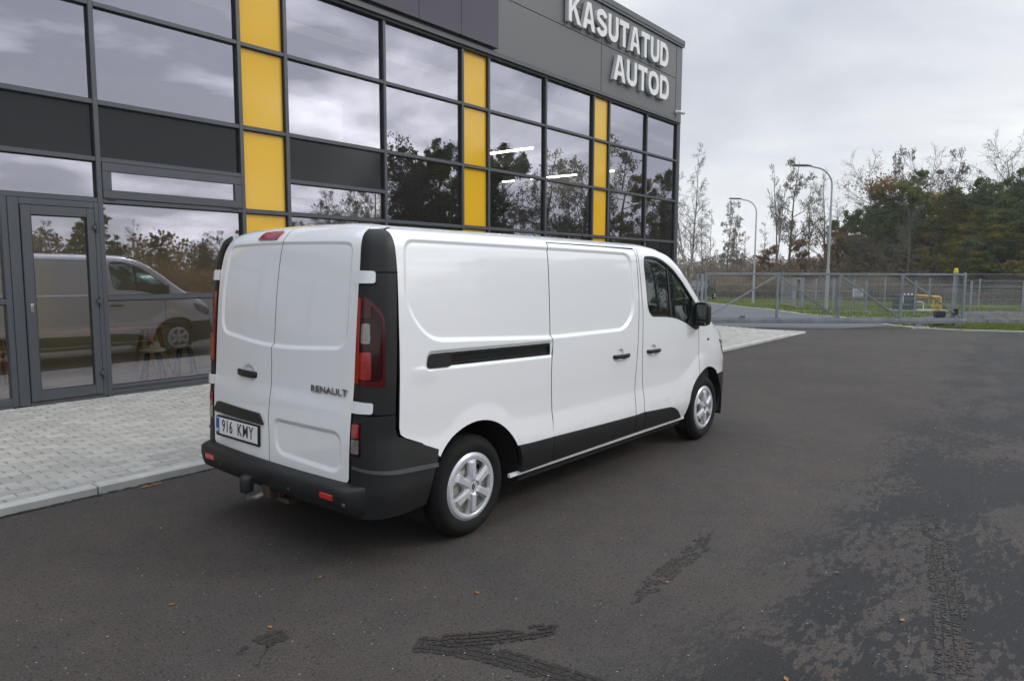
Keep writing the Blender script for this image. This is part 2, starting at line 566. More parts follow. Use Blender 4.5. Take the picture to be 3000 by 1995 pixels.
def quads_mesh(name, V, n, mat, parent=None, k=4):
    """fast mesh of n separate k-gons from an (n*k,3) array"""
    me = bpy.data.meshes.new(name)
    V = np.ascontiguousarray(V, dtype=np.float32)
    me.vertices.add(n*k)
    me.vertices.foreach_set('co', V.ravel())
    me.loops.add(n*k)
    me.loops.foreach_set('vertex_index', np.arange(n*k, dtype=np.int32))
    me.polygons.add(n)
    me.polygons.foreach_set('loop_start', np.arange(0, n*k, k, dtype=np.int32))
    me.update()
    me.validate()
    return link_mesh(name, me, mat, parent)


class MB:
    def __init__(s):
        s.V, s.F = [], []

    def add(s, V, F):
        o = len(s.V)
        s.V += [tuple(map(float, v)) for v in V]
        s.F += [tuple(i+o for i in f) for f in F]
        return s

    def box(s, x0, x1, y0, y1, z0, z1, bev=0.0):
        if bev <= 0:
            V = [(x, y, z) for x in (x0, x1) for y in (y0, y1) for z in (z0, z1)]
            return s.add(V, [(0, 1, 3, 2), (4, 6, 7, 5), (0, 4, 5, 1), (2, 3, 7, 6), (0, 2, 6, 4), (1, 5, 7, 3)])
        b = min(bev, (x1-x0)*.45, (y1-y0)*.45, (z1-z0)*.45)
        V, ix = [], {}
        for i, x in enumerate((x0, x1)):
            for j, y in enumerate((y0, y1)):
                for k, z in enumerate((z0, z1)):
                    sx, sy, sz = (1-2*i)*b, (1-2*j)*b, (1-2*k)*b
                    for a, v in enumerate(((x, y+sy, z+sz), (x+sx, y, z+sz), (x+sx, y+sy, z))):
                        ix[i, j, k, a] = len(V); V.append(v)
        F = []
        g = lambda i, j, k, a: ix[i, j, k, a]
        for i in (0, 1):
            F.append((g(i, 0, 0, 0), g(i, 1, 0, 0), g(i, 1, 1, 0), g(i, 0, 1, 0)))
            F.append((g(0, i, 0, 1), g(1, i, 0, 1), g(1, i, 1, 1), g(0, i, 1, 1)))
            F.append((g(0, 0, i, 2), g(1, 0, i, 2), g(1, 1, i, 2), g(0, 1, i, 2)))
        for j in (0, 1):
            for k in (0, 1):
                F.append((g(0, j, k, 1), g(1, j, k, 1), g(1, j, k, 2), g(0, j, k, 2)))
                F.append((g(j, 0, k, 0), g(j, 1, k, 0), g(j, 1, k, 2), g(j, 0, k, 2)))
                F.append((g(j, k, 0, 0), g(j, k, 1, 0), g(j, k, 1, 1), g(j, k, 0, 1)))
        for i in (0, 1):
            for j in (0, 1):
                for k in (0, 1):
                    F.append((g(i, j, k, 0), g(i, j, k, 1), g(i, j, k, 2)))
        return s.add(V, F)

    def bar(s, p, q, w, h=None, up=(0, 0, 1)):
        """square bar from p to q"""
        p, q = Vector(p), Vector(q)
        h = h or w
        d = (q-p).normalized()
        u = Vector(up)
        if abs(d.dot(u)) > .98:
            u = Vector((1, 0, 0))
        a = d.cross(u).normalized()*w/2
        b = a.normalized().cross(d).normalized()*h/2
        V = [p-a-b, p+a-b, p+a+b, p-a+b, q-a-b, q+a-b, q+a+b, q-a+b]
        return s.add(V, [(0, 3, 2, 1), (4, 5, 6, 7), (0, 1, 5, 4), (1, 2, 6, 5), (2, 3, 7, 6), (3, 0, 4, 7)])

    def tube(s, pts, rad, n=8, cap=True):
        pts = [Vector(p) for p in pts]
        rad = list(rad) if isinstance(rad, (list, tuple, np.ndarray)) else [rad]*len(pts)
        V, F = [], []
        ref = None
        for i, p in enumerate(pts):
            d = (pts[min(i+1, len(pts)-1)]-pts[max(i-1, 0)]).normalized()
            if ref is None:
                ref = Vector((0, 0, 1)) if abs(d.z) < .9 else Vector((1, 0, 0))
            a = d.cross(ref)
            if a.length < 1e-4:
                a = d.cross(Vector((0, 1, 0)))
            a.normalize()
            b = a.cross(d)
            ref = -b if ref.dot(-b) > 0 else b
            for k in range(n):
                t = 2*math.pi*k/n
                V.append(p+(a*math.cos(t)+b*math.sin(t))*rad[i])
        for i in range(len(pts)-1):
            for k in range(n):
                F.append((i*n+k, i*n+(k+1) % n, (i+1)*n+(k+1) % n, (i+1)*n+k))
        if cap:
            F.append(tuple(range(n-1, -1, -1)))
            F.append(tuple(range((len(pts)-1)*n, len(pts)*n)))
        return s.add(V, F)

    def lathe(s, prof, n, axis='y', c=(0, 0, 0), closed=False):
        """prof: (r, h) along the axis"""
        V, F = [], []
        m = len(prof)
        for k in range(n):
            t = 2*math.pi*k/n
            for r, h in prof:
                a, b = r*math.cos(t), r*math.sin(t)
                V.append((c[0]+a, c[1]+h, c[2]+b) if axis == 'y' else ((c[0]+a, c[1]+b, c[2]+h) if axis == 'z' else (c[0]+h, c[1]+a, c[2]+b)))
        for k in range(n):
            for i in range(m-1 if not closed else m):
                a, b = k*m+i, k*m+(i+1) % m
                c_, d = ((k+1) % n)*m+(i+1) % m, ((k+1) % n)*m+i
                F.append((a, b, c_, d))
        return s.add(V, F)

    def prism(s, poly, fn0, fn1):
        """closed solid between two images of a polygon"""
        n = len(poly)
        V = [fn0(*p) for p in poly]+[fn1(*p) for p in poly]
        F = [tuple(range(n)), tuple(range(2*n-1, n-1, -1))]
        for i in range(n):
            j = (i+1) % n
            F.append((j, i, n+i, n+j))
        return s.add(V, F)

    def build(s, name, mat, parent=None, smooth=False, recalc=True):
        me = bpy.data.meshes.new(name)
        me.from_pydata(s.V, [], s.F)
        me.update()
        if recalc:
            bm = bmesh.new(); bm.from_mesh(me)
            bmesh.ops.recalc_face_normals(bm, faces=bm.faces)
            bm.to_mesh(me); bm.free()
        if smooth:
            me.polygons.foreach_set('use_smooth', [True]*len(me.polygons))
            try:
                me.set_sharp_from_angle(angle=R(40))
            except Exception:
                pass
        return link_mesh(name, me, mat, parent)


def copy_tree(o, parent=None, skip=()):
    c = o.copy()
    col.objects.link(c)
    c.parent = parent
    for ch in list(o.children):
        if ch.name.split('.')[0] in skip:
            continue
        copy_tree(ch, c, skip)
    return c


def text_mesh(name, body, size, mat, parent, mw, extrude=.004, offset=0.0, space=1.0, align='CENTER'):
    cu = bpy.data.curves.new(name, 'FONT')
    cu.body = body
    cu.size = size
    cu.extrude = extrude
    cu.offset = offset
    cu.space_character = space
    cu.align_x = align
    cu.align_y = 'CENTER'
    cu.resolution_u = 4
    t = bpy.data.objects.new(name, cu)
    col.objects.link(t)
    dg = bpy.context.evaluated_depsgraph_get()
    me = bpy.data.meshes.new_from_object(t.evaluated_get(dg))
    bpy.data.objects.remove(t)
    me.transform(mw)
    me.materials.clear()
    me.name = name
    return link_mesh(name, me, mat, parent)
class Pch:
    """monotone cubic through a table"""
    def __init__(s,x,y):
        x=np.array(x,float);y=np.array(y,float);h=np.diff(x);d=np.diff(y)/h
        m=np.zeros_like(y)
        for i in range(1,len(x)-1):
            if d[i-1]*d[i]>0:
                w1=2*h[i]+h[i-1];w2=h[i]+2*h[i-1];m[i]=(w1+w2)/(w1/d[i-1]+w2/d[i])
        m[0]=d[0];m[-1]=d[-1]
        s.x,s.y,s.h,s.d,s.m=x,y,h,d,m
    def __call__(s,v):
        v=np.asarray(v,float);i=np.clip(np.searchsorted(s.x,v)-1,0,len(s.h)-1)
        vv=np.clip(v,s.x[0],s.x[-1]);h=s.h[i];t=(vv-s.x[i])/h
        return ((1+2*t)*(1-t)**2*s.y[i]+t*(1-t)**2*h*s.m[i]+t*t*(3-2*t)*s.y[i+1]+t*t*(t-1)*h*s.m[i+1])
def sst(a,b,v):
    t=np.clip((np.asarray(v,float)-a)/(b-a),0,1);return t*t*(3-2*t)
# cross-section: s runs up the side as height, then round the corner over the roof
TS=[.20,.32,.42,.50,.58,.66,.72,.80,.95,1.10,1.25,1.40,1.55,1.70,1.80,1.86,1.91,1.95,2.00,2.10,2.30,2.80]
YS=Pch(TS,[.925,.938,.948,.952,.952,.950,.949,.949,.952,.953,.950,.943,.933,.921,.910,.900,.882,.855,.810,.715,.515,0.])
ZS=Pch(TS,TS[:15]+[1.860,1.908,1.940,1.965,1.991,2.009,2.02])
ZTOP=Pch([-.9,-.65,.5,1.5,2.1,2.3,2.5,2.71,2.88,3.07,3.22,3.39,3.5,3.6,3.74,3.9,4.05,4.2,4.3,4.38,4.431],[2.02,2.02,2.015,2.008,2.0,1.998,1.985,1.945,1.87,1.74,1.625,1.486,1.40,1.325,1.236,1.17,1.10,1.01,.93,.84,.74])
PLAN=Pch([-.9,3.3,3.6,3.8,3.95,4.1,4.22,4.33,4.4,4.431],[1,1,.99,.97,.94,.885,.80,.65,.43,.02])
ZCR=Pch([-.64,-.5,-.36,-.25,-.12,.05,.22,.36,.50,.9,2.6,2.85,3.0,3.12,3.22,3.35,4.4],[.79,.755,.735,.77,.855,.885,.84,.745,.715,.70,.70,.73,.80,.90,1.0,1.06,1.1])
def flare(x,s):
    zc=ZCR(x);w=.009
    f=.15*w*np.logaddexp(0,np.clip((zc-s)/w,-60,60))
    f=.034*np.tanh(f/.034)
    return f*(1-sst(3.2,3.6,x))*(1-.6*sst(.50,.30,s))
def sd_rrect(x,z,P):
    """signed distance to a polygon (negative inside)"""
    P=np.asarray(P,float);x=np.asarray(x,float);z=np.asarray(z,float)
    d=np.full(x.shape,1e9);ins=np.zeros(x.shape,bool)
    n=len(P)
    for i in range(n):
        a=P[i];b=P[(i+1)%n];e=b-a;wx=x-a[0];wz=z-a[1]
        t=np.clip((wx*e[0]+wz*e[1])/(e@e),0,1)
        d=np.minimum(d,(wx-e[0]*t)**2+(wz-e[1]*t)**2)
        c=((a[1]<=z)&(b[1]>z))|((b[1]<=z)&(a[1]>z))
        with np.errstate(divide='ignore',invalid='ignore'):
            xi=a[0]+(z-a[1])*e[0]/(e[1] if e[1]!=0 else 1e-12)
        ins^=c&(x<xi)
    return np.where(ins,-1,1)*np.sqrt(d)
INSET=None
def zmap(zt,x):
    return np.where(zt<=.7,zt,.7+(zt-.7)*(ZTOP(x)-.7)/1.32)
def zinv(z,x):
    return np.where(z<=.7,z,.7+(z-.7)*1.32/(ZTOP(x)-.7))
def side_raw(x,s):
    """(x,s) -> x, |y|, z without the pressed insets"""
    x=np.asarray(x,float);s=np.asarray(s,float)
    y=YS(s)+flare(x,s)
    return x,y*PLAN(x),zmap(ZS(s),x)
RX=Pch([.45,.80,1.10,1.35,1.60,1.80,1.88,1.94,1.99,2.03,2.08,2.12],[-.855,-.845,-.823,-.805,-.782,-.752,-.735,-.712,-.68,-.645,-.595,-.555])
RZ=Pch([.45,1.80,1.88,1.94,1.99,2.03,2.08,2.12],[.45,1.80,1.877,1.930,1.972,1.997,2.014,2.02])
DROP=lambda y:2.02-ZS(np.interp(np.abs(y),YS.y[::-1][:7],np.array(TS)[::-1][:7]))
def rear_raw(y,t):
    y=np.asarray(y,float);t=np.asarray(t,float)
    x=RX(t)-.032*(1-np.clip(np.abs(y)/.76,0,1.05)**2)*(1-sst(1.9,2.08,t))
    z=RZ(t)-DROP(np.minimum(np.abs(y),.75))*sst(1.72,2.05,t)
    return x,y,z
YE=Pch([.3,.55,1.1,1.6,1.8,1.9,1.96,2.0],[.755,.755,.772,.772,.757,.74,.72,.69])   # door edge
LC=.27;XS=-.62
def corner_raw(u,s):
    """u>=XS: plain side; below, round the rear corner to the door edge"""
    u=np.asarray(u,float);s=np.asarray(s,float)
    x0,y0,z0=side_raw(np.maximum(u,XS),s)
    th=np.clip((XS-u)/LC,0,1)*np.pi/2
    ye=np.minimum(YE(s),y0-.02);xr=RX(s)
    n=2/2.6
    xx=XS-(XS-xr)*np.sin(th)**n;yy=ye+(y0-ye)*np.cos(th)**n
    return np.where(u>=XS,x0,xx),np.where(u>=XS,y0,yy),z0


# ------------------------------------------------------------------ sheet-metal patches
def fillet(P, r, n=5):
    """round the corners of a polygon; r is one radius or one per corner"""
    P = [np.array(p, float) for p in P]
    k = len(P)
    rr = [r]*k if isinstance(r, (int, float)) else list(r)
    out = []
    for i in range(k):
        a, b, c = P[i-1], P[i], P[(i+1) % k]
        u, v = a-b, c-b
        lu, lv = np.linalg.norm(u), np.linalg.norm(v)
        t = min(rr[i], lu*.49, lv*.49)
        if t <= 1e-4:
            out.append(tuple(b)); continue
        p0, p1 = b+u/lu*t, b+v/lv*t
        for j in range(n+1):
            s = j/n
            out.append(tuple((1-s)**2*p0+2*s*(1-s)*b+s*s*p1))
    return out


def resample(P, step):
    out = []
    for i in range(len(P)):
        a, b = np.array(P[i], float), np.array(P[(i+1) % len(P)], float)
        m = max(1, int(math.ceil(np.linalg.norm(b-a)/step)))
        for j in range(m):
            out.append(a+(b-a)*j/m)
    return np.array(out)


def patch(name, out, fn, mat, parent=None, step=.025, holes=(), lip=.016, off=0.0, sgn=0, ref=None, extra=None, mirror=False, liphole=None, gap_shade=False, lines=None):
    """curved sheet: a 2-D outline (with holes) meshed finely and laid on the surface fn(a,b); its rim is turned inward by lip"""
    loops = [resample(out, step*.9)]+[resample(h, step*.7) for h in holes]
    A = loops[0]
    x0, z0 = A.min(0); x1, z1 = A.max(0)
    gx, gz = np.meshgrid(np.arange(x0+step*.5, x1, step), np.arange(z0+step*.5, z1, step))
    gx[::2] += step*.25
    gp = np.stack([gx.ravel(), gz.ravel()], 1)
    if extra is not None and len(extra):
        gp = np.concatenate([gp, np.array(extra, float)])
    keep = sd_rrect(gp[:, 0], gp[:, 1], A) < -step*.45
    for h in loops[1:]:
        keep &= sd_rrect(gp[:, 0], gp[:, 1], h) > step*.4
    for Lp in (lines or []):
        Lp = np.asarray(Lp, float)
        if len(Lp) > 2 and np.linalg.norm(Lp[0]-Lp[-1]) < .2:
            keep &= np.abs(sd_rrect(gp[:, 0], gp[:, 1], Lp)) > step*.22
    gp = gp[keep]
    pts, edges, o = [], [], 0
    for L in loops:
        n = len(L)
        pts += [Vector(p) for p in L]
        edges += [(o+i, o+(i+1) % n) for i in range(n)]
        o += n
    pts += [Vector(p) for p in gp]
    for Lp in (lines or []):
        Lp = np.asarray(Lp, float)
        kk = sd_rrect(Lp[:, 0], Lp[:, 1], A) < -step*.3
        for h in loops[1:]:
            kk &= sd_rrect(Lp[:, 0], Lp[:, 1], h) > step*.3
        ix = {}
        for i in range(len(Lp)):
            if kk[i]:
                ix[i] = len(pts); pts.append(Vector(Lp[i]))
        for i in ix:
            j = (i+1) % len(Lp)
            if j in ix and np.linalg.norm(Lp[i]-Lp[j]) < .3:
                edges.append((ix[i], ix[j]))
    r = delaunay_2d_cdt(pts, edges, [], 0, 1e-6)
    V2 = np.array([(v.x, v.y) for v in r[0]])
    T = np.array([f for f in r[2] if len(f) == 3])
    c = V2[T].mean(1)
    ok = sd_rrect(c[:, 0], c[:, 1], A) < 0
    for h in loops[1:]:
        ok &= sd_rrect(c[:, 0], c[:, 1], h) > 0
    T = T[ok]

    def ev(a, b):
        X, Y, Z = fn(a, b)
        P = np.stack([np.broadcast_to(X, a.shape), np.broadcast_to(Y, a.shape), np.broadcast_to(Z, a.shape)], -1).astype(float)
        if sgn:
            P[:, 1] *= sgn
        return P

    def evn(a, b):
        h = 1.5e-3
        P = ev(a, b)
        n = np.cross(ev(a+h, b)-ev(a-h, b), ev(a, b+h)-ev(a, b-h))
        n /= np.linalg.norm(n, axis=1)[:, None]+1e-12
        if ref is not None:
            C = np.array(ref, float)[None].repeat(len(P), 0)
        else:
            C = np.stack([np.clip(P[:, 0], -.2, 3.2), 0*P[:, 0], 0*P[:, 0]+.9], 1)
        s = np.sign(((P-C)*n).sum(1)); s[s == 0] = 1
        n *= s[:, None]
        return P+n*off, n
    P, N = evn(V2[:, 0], V2[:, 1])
    tn = np.cross(P[T[:, 1]]-P[T[:, 0]], P[T[:, 2]]-P[T[:, 0]])
    flip = (tn*N[T].mean(1)).sum(1) < 0
    T[flip] = T[flip][:, ::-1]
    V, F, NN = P.tolist(), T.tolist(), N.tolist()
    nsheet = len(F)
    if lip > 0:
        for li, L in enumerate(loops):
            lp = lip if (li == 0 or liphole is None) else liphole
            if lp <= 0:
                continue
            Pb, Nb = evn(L[:, 0], L[:, 1])
            n = len(L)
            tang = np.roll(Pb, -1, 0)-np.roll(Pb, 1, 0)
            sd = np.cross(tang, Nb); sd /= np.linalg.norm(sd, axis=1)[:, None]+1e-12
            # outward of the sheet
            mid = V2.mean(0)
            area = 0.5*np.sum(L[:, 0]*np.roll(L[:, 1], -1)-np.roll(L[:, 0], -1)*L[:, 1])
            base = len(V)
            V += Pb.tolist()+(Pb-Nb*lp).tolist()
            # decide side by testing a point just inside the sheet
            e = L[1]-L[0]; nr = np.array([-e[1], e[0]]); nr /= np.linalg.norm(nr)+1e-12
            tp = (L[0]+L[1])/2+nr*1e-3
            inside_left = sd_rrect(np.array([tp[0]]), np.array([tp[1]]), A)[0] < 0
            for h in loops[1:]:
                inside_left &= sd_rrect(np.array([tp[0]]), np.array([tp[1]]), h)[0] > 0
            q = ev(np.array([tp[0]]), np.array([tp[1]]))[0]
            m0 = (Pb[0]+Pb[1])/2
            inward = (q-m0)*(1 if inside_left else -1)
            if (sd[0]*inward).sum() > 0:
                sd = -sd
            NN += sd.tolist()*2
            for i in range(n):
                j = (i+1) % n
                F.append([base+i, base+j, base+n+j, base+n+i])
    V = np.array(V); NN = np.array(NN)
    if mirror:
        k = len(V)
        V = np.concatenate([V, V*[1, -1, 1]]); NN = np.concatenate([NN, NN*[1, -1, 1]])
        F = F+[[i+k for i in f][::-1] for f in F]
    # make polygon winding agree with the stored normals (quads of the rim included)
    FF = []
    for f in F:
        a = V[f]
        nn = np.cross(a[1]-a[0], a[2]-a[0])
        FF.append(f if (nn*NN[f].mean(0)).sum() >= 0 else f[::-1])
    me = bpy.data.meshes.new(name)
    me.from_pydata(V.tolist(), [], FF)
    me.update()
    me.polygons.foreach_set('use_smooth', [True]*len(me.polygons))
    if len(me.vertices) == len(NN):
        me.normals_split_custom_set_from_vertices([tuple(n) for n in NN])
    o = link_mesh(name, me, mat, parent)
    if gap_shade:
        me.materials.append(M['gasket'])  # rim coloured black to deepen the shade in panel gaps, like door seals
        mi = np.zeros(len(me.polygons), dtype=np.int32)
        mi[nsheet:] = 1
        me.polygons.foreach_set('material_index', mi)
    return o


# pressings in the panels
IN_SIDE = fillet([(-.545, 1.905), (1.965, 1.888), (1.985, 1.40), (1.82, 1.256), (.81, 1.258), (-.40, 1.322), (-.575, 1.53)], [.09, .09, .12, .10, .2, .12, .15], 12)
IN_REAR = fillet([(.665, 1.905), (-.672, 1.90), (-.70, 1.60), (-.685, 1.285), (.02, 1.243), (.695, 1.305), (.70, 1.60)], [.06, .06, .3, .09, .3, .10, .3], 14)
IN_REARLOW = fillet([(-.045, .80), (-.68, .80), (-.68, .575), (-.07, .60)], [.05, .07, .08, .08], 6)
HCUP = [(1.757, 1.047), (2.315, 1.043)]
RAIL = fillet([(-.425, 1.160), (-.412, 1.240), (.790, 1.217), (.790, 1.131)], [.012, .03, .004, .004], 4)


def side_fn(x, s):
    X, Y, Z = side_raw(x, s)
    d = sd_rrect(x, s, IN_SIDE)
    Y = Y-.015*(1-sst(-.016, .016, d))
    for hx, hz in HCUP:
        r = np.hypot(x-hx, s-hz)
        Y = Y-.014*(1-sst(.030, .052, r))
    # soft shoulder fading out behind the rail
    Y = Y+.005*sst(1.175, 1.15, s)*sst(-.60, -.45, x)*sst(-.30, -.42, x)*sst(1.05, 1.14, s)
    Y = Y-.010*(1-sst(.0, .020, sd_rrect(x, s, RAIL)))*(x < .81)
    return X, Y, Z


def band(P, w, ks=(-1.0, -.6, -.25, 0.0, .25, .6, 1.0)):
    """crease lines parallel to a pressed edge"""
    return [resample(inset_poly(P, w*k), .03) for k in ks]


def side_plain(x, s):
    return side_raw(x, s)


def rear_fn(y, t):
    X, Y, Z = rear_raw(y, t)
    d = sd_rrect(y, t, IN_REAR)
    X = X+.012*(1-sst(-.014, .014, d))
    d2 = sd_rrect(y, t, IN_REARLOW)
    X = X+.011*(1-sst(-.016, .016, d2))
    r = np.hypot((y-.305)/1.5, t-1.055)
    X = X+.012*(1-sst(.032, .062, r))
    X = X-.008*sst(1.02, .90, t)
    return X, Y, Z


def arc(cx, cz, r, a0, a1, n=14):
    return [(cx+r*math.cos(R(a0+(a1-a0)*i/n)), cz+r*math.sin(R(a0+(a1-a0)*i/n))) for i in range(n+1)]


# shared edge lines (x at height s)
G_SL_R = [(.797, .345), (.800, .45), (.814, .66), (.806, .80), (.796, .95), (.800, 1.10), (.814, 1.21), (.812, 1.235), (.799, 1.275), (.803, 1.44), (.814, 1.70), (.822, 1.87), (.845, 1.945)]
G_SL_F = [(1.985, .345), (1.988, .50), (2.005, .70), (2.012, .80), (2.045, 1.20), (2.068, 1.52), (2.066, 1.80), (2.075, 1.935)]
G_FD_R = [(2.143, .345), (2.137, .50), (2.150, .65), (2.124, .90), (2.118, 1.05), (2.128, 1.40), (2.100, 1.80), (2.105, 1.90), (2.14, 1.957)]
GAP = .0042
sh = lambda L, d: [(x+d, z) for x, z in L]
AF_D = [(2.945, .345), (2.972, .375), (3.005, .46), (3.040, .553), (3.085, .618), (3.140, .664), (3.195, .703), (3.222, .722)]
AF_W = [(3.229, .727), (3.29, .762), (3.36, .795), (3.43, .815), (3.509, .822), (3.575, .813), (3.635, .788), (3.685, .745), (3.735, .690), (3.758, .663)]
AF_B = [(3.762, .656), (3.800, .612), (3.832, .555), (3.850, .49), (3.855, .40), (3.835, .32), (3.79, .255)]
between = lambda L, a, b: [p for p in L if a <= p[1] <= b]
WIN = fillet([(2.178, 1.80), (2.20, 1.878), (2.436, 1.885), (2.635, 1.841), (2.852, 1.785), (3.091, 1.738), (3.262, 1.712), (3.262, 1.40), (3.18, 1.325), (2.282, 1.338), (2.214, 1.407)],
             [.04, .05, .15, .15, .15, .15, .03, .06, .05, .07, .08], 4)


CREASE = [np.array([(x, float(ZCR(x))+d) for x in np.arange(-.62, 3.25, .028)]) for d in (.022, .011, 0.0, -.011, -.022)]


def build_side(van, sg):
    slider = sg < 0
    W = M['paint']
    ar = arc(0, .336, .442, 141, 28, 18)
    # ---- rear quarter panel
    low = [(-.62, 1.955), (-.622, 1.72), (-.634, 1.43), (-.646, .99), (-.648, .84), (-.640, .80), (-.605, .775), (-.477, .721), (ar[0][0], ar[0][1])]
    q = low+ar[1:]+[(.55, .535)]
    if slider:
        q += sh([(.806, .531)]+between(G_SL_R, .6, 2), -GAP)+[(.845, 1.955)]
    else:
        q += sh([(2.138, .508)]+between(G_FD_R, .6, 1.95), -GAP)+[(2.14, 1.955)]
    rail = RAIL
    qp = patch('quarter_panel', q, side_fn, W, van, step=.019, holes=[rail] if slider else [], sgn=sg, liphole=.03, gap_shade=True, lines=band(IN_SIDE, .018)+band(RAIL, -.024, (.3, .6, 1.0))+CREASE)
    if slider:
        rp = patch('door_rail', rail, side_plain, M['black_gloss'], van, step=.03, lip=0, off=-.026, sgn=sg)
        patch('rail_groove', [(-.23, 1.165), (-.23, 1.172), (.80, 1.146), (.80, 1.139)], side_plain, M['plastic'], rp, step=.03, lip=.01, off=-.016, sgn=sg)
        patch('rail_groove', [(-.23, 1.222), (-.23, 1.230), (.80, 1.209), (.80, 1.202)], side_plain, M['plastic'], rp, step=.03, lip=.01, off=-.014, sgn=sg)
        patch('rail_end_cap', fillet([(-.424, 1.158), (-.412, 1.241), (-.232, 1.238), (-.236, 1.153)], [.014, .03, .004, .01], 4), side_plain, M['plastic'], rp, step=.02, lip=.03, off=.004, sgn=sg)
        sd = sh(between(G_SL_R, .6, 2), GAP)
        so = [(.800, .531)]+sd+sh(between(G_SL_F, .6, 2)[::-1], -GAP)+[(1.986, .503), (1.40, .515)]
        dr = patch('sliding_door', so, side_fn, W, van, step=.019, sgn=sg, gap_shade=True, extra=cup_pts(HCUP[0]), lines=band(IN_SIDE, .018)+CREASE)
        patch('door_cladding', [(.800, .348), (.797, .528), (1.40, .512), (1.982, .500), (1.981, .348)], side_plain, M['plastic'], dr, step=.05, off=.010, lip=.03, sgn=sg)
        handle(dr, 1.632, 1.907, 1.010, 1.052, sg)
        # strip between the doors
        bp = sh([(1.990, .503)]+between(G_SL_F, .6, 2), GAP)+[(2.08, 1.955), (2.14-GAP, 1.955)]+sh(between(G_FD_R, .6, 1.95)[::-1], -GAP)+[(2.133, .507)]
        patch('door_post', bp, side_fn, W, van, step=.02, sgn=sg, gap_shade=True, lines=CREASE)
        patch('side_cladding', [(1.989, .348), (1.989, .500), (2.134, .503), (2.139, .348)], side_plain, M['plastic'], van, step=.05, off=.010, lip=.03, sgn=sg)
    a2 = arc(0, .336, .442, 27, 1, 5)
    patch('side_cladding', a2[::-1]+[(.40, .538), (.55, .531), (.792, .528), (.793, .348)], side_plain, M['plastic'], van, step=.05, off=.010, lip=.03, sgn=sg)
    if not slider:
        patch('side_cladding', [(.80, .348), (.80, .528), (2.134, .503), (2.139, .348)], side_plain, M['plastic'], van, step=.06, off=.010, lip=.03, sgn=sg)
    # ---- front door
    fd = sh(between(G_FD_R, .6, 2), GAP)
    fo = [(2.14, .507)]+fd+[(2.6, 1.955), (3.0, 1.955), (3.345, 1.955), (3.24, 1.70), (3.234, 1.0)]+AF_D[::-1]+[(2.905, .335), (2.866, .338), (2.845, .372), (2.79, .420), (2.72, .456), (2.63, .479), (2.40, .492)]
    d = patch('front_door', fo, side_fn, W, van, step=.02, holes=[WIN], sgn=sg, liphole=.03, gap_shade=True, extra=cup_pts(HCUP[1]), lines=CREASE)
    patch('door_cladding', [(2.146, .348), (2.142, .503), (2.40, .489), (2.63, .475), (2.715, .452), (2.785, .415), (2.838, .370), (2.862, .340)], side_plain, M['plastic'], d, step=.04, off=.010, lip=.03, sgn=sg)
    handle(d, 2.189, 2.446, 1.008, 1.048, sg)
    gl = patch('side_window', WIN, side_plain, M['van_glass'], d, step=.05, lip=0, off=-.020, sgn=sg)
    # rubber surround
    ins = inset_poly(WIN, .016)
    patch('window_seal', WIN, side_plain, M['gasket'], gl, step=.03, holes=[ins], lip=.012, off=-.004, sgn=sg)
    patch('window_bar', [(2.655, 1.345), (2.628, 1.83), (2.652, 1.828), (2.690, 1.345)], side_plain, M['gasket'], gl, step=.04, lip=.01, off=-.014, sgn=sg)
    patch('mirror_base', [(2.99, 1.335), (3.08, 1.45), (3.12, 1.62), (3.135, 1.725), (3.255, 1.706), (3.255, 1.40), (3.175, 1.33)], side_plain, M['plastic'], d, step=.03, lip=.012, off=.002, sgn=sg)
    # ---- wing, nose, front bumper
    wing = [(3.241, 1.0), (3.247, 1.70), (3.352, 1.955), (3.60, 1.955), (4.05, 1.955), (4.43, 1.955), (4.43, .66), (3.95, .66)]+AF_W[::-1]
    hl = fillet([(3.83, 1.55), (3.90, 1.20), (4.10, .98), (4.34, .98), (4.41, 1.40), (4.20, 1.62)], .04, 4)
    patch('front_wing', wing, side_plain, W, van, step=.022, holes=[hl], sgn=sg, gap_shade=True)
    h = patch('headlight', hl, side_plain, M['clear_lens'], van, step=.03, lip=.01, off=-.006, sgn=sg)
    patch('headlight_rim', hl, side_plain, M['gasket'], h, step=.025, holes=[inset_poly(hl, .02)], lip=.006, off=-.003, sgn=sg)
    patch('front_bumper', AF_B+[(3.90, .25), (4.40, .25), (4.43, .40), (4.43, .655), (3.95, .655)], side_plain, M['plastic'], van, step=.03, sgn=sg, off=.004)
    # indicator repeater
    c = side_raw(np.array(3.465), np.array(1.335))
    MB().lathe([(.0, -.010), (.012, -.009), (.018, -.004), (.020, 0)], 14, 'y', (float(c[0]), 0, float(c[2]))).build('indicator', M['clear_lens'], van, smooth=True).location = (0, sg*(float(c[1])+.002), 0)
    # ---- bonnet, roof and windscreen are mirrored elsewhere
    # ---- corner pillar
    U = XS-LC
    e = U+.004
    cap = fillet([(XS-.003, 1.722), (XS-.003, 1.990), (e+.035, 1.990), (e, 1.93), (e, 1.735), (-.79, 1.727), (-.78, 1.722)], [0, .05, .05, .05, 0, 0, 0], 4)
    patch('pillar_cap', cap, corner_raw, M['plastic'], van, step=.02, sgn=sg, off=.004)
    tl = fillet([(e, 1.583), (-.815, 1.578), (-.765, 1.54), (-.708, 1.478), (-.708, 1.082), (e, 1.092)], [0, .03, .08, .06, .02, 0], 5)
    pil = [(XS-.006, 1.716), (-.768, 1.716), (-.768, 1.655), (e, 1.650), (e, 1.585)]+[p for p in tl[1:-1]]+[(e, 1.090), (e, 1.01), (-.81, 1.0), (-.81, .932), (XS-.030, .925), (XS-.030, .99), (XS-.018, 1.43)]
    patch('rear_pillar', pil, corner_raw, M['plastic'], van, step=.018, sgn=sg, off=.002)
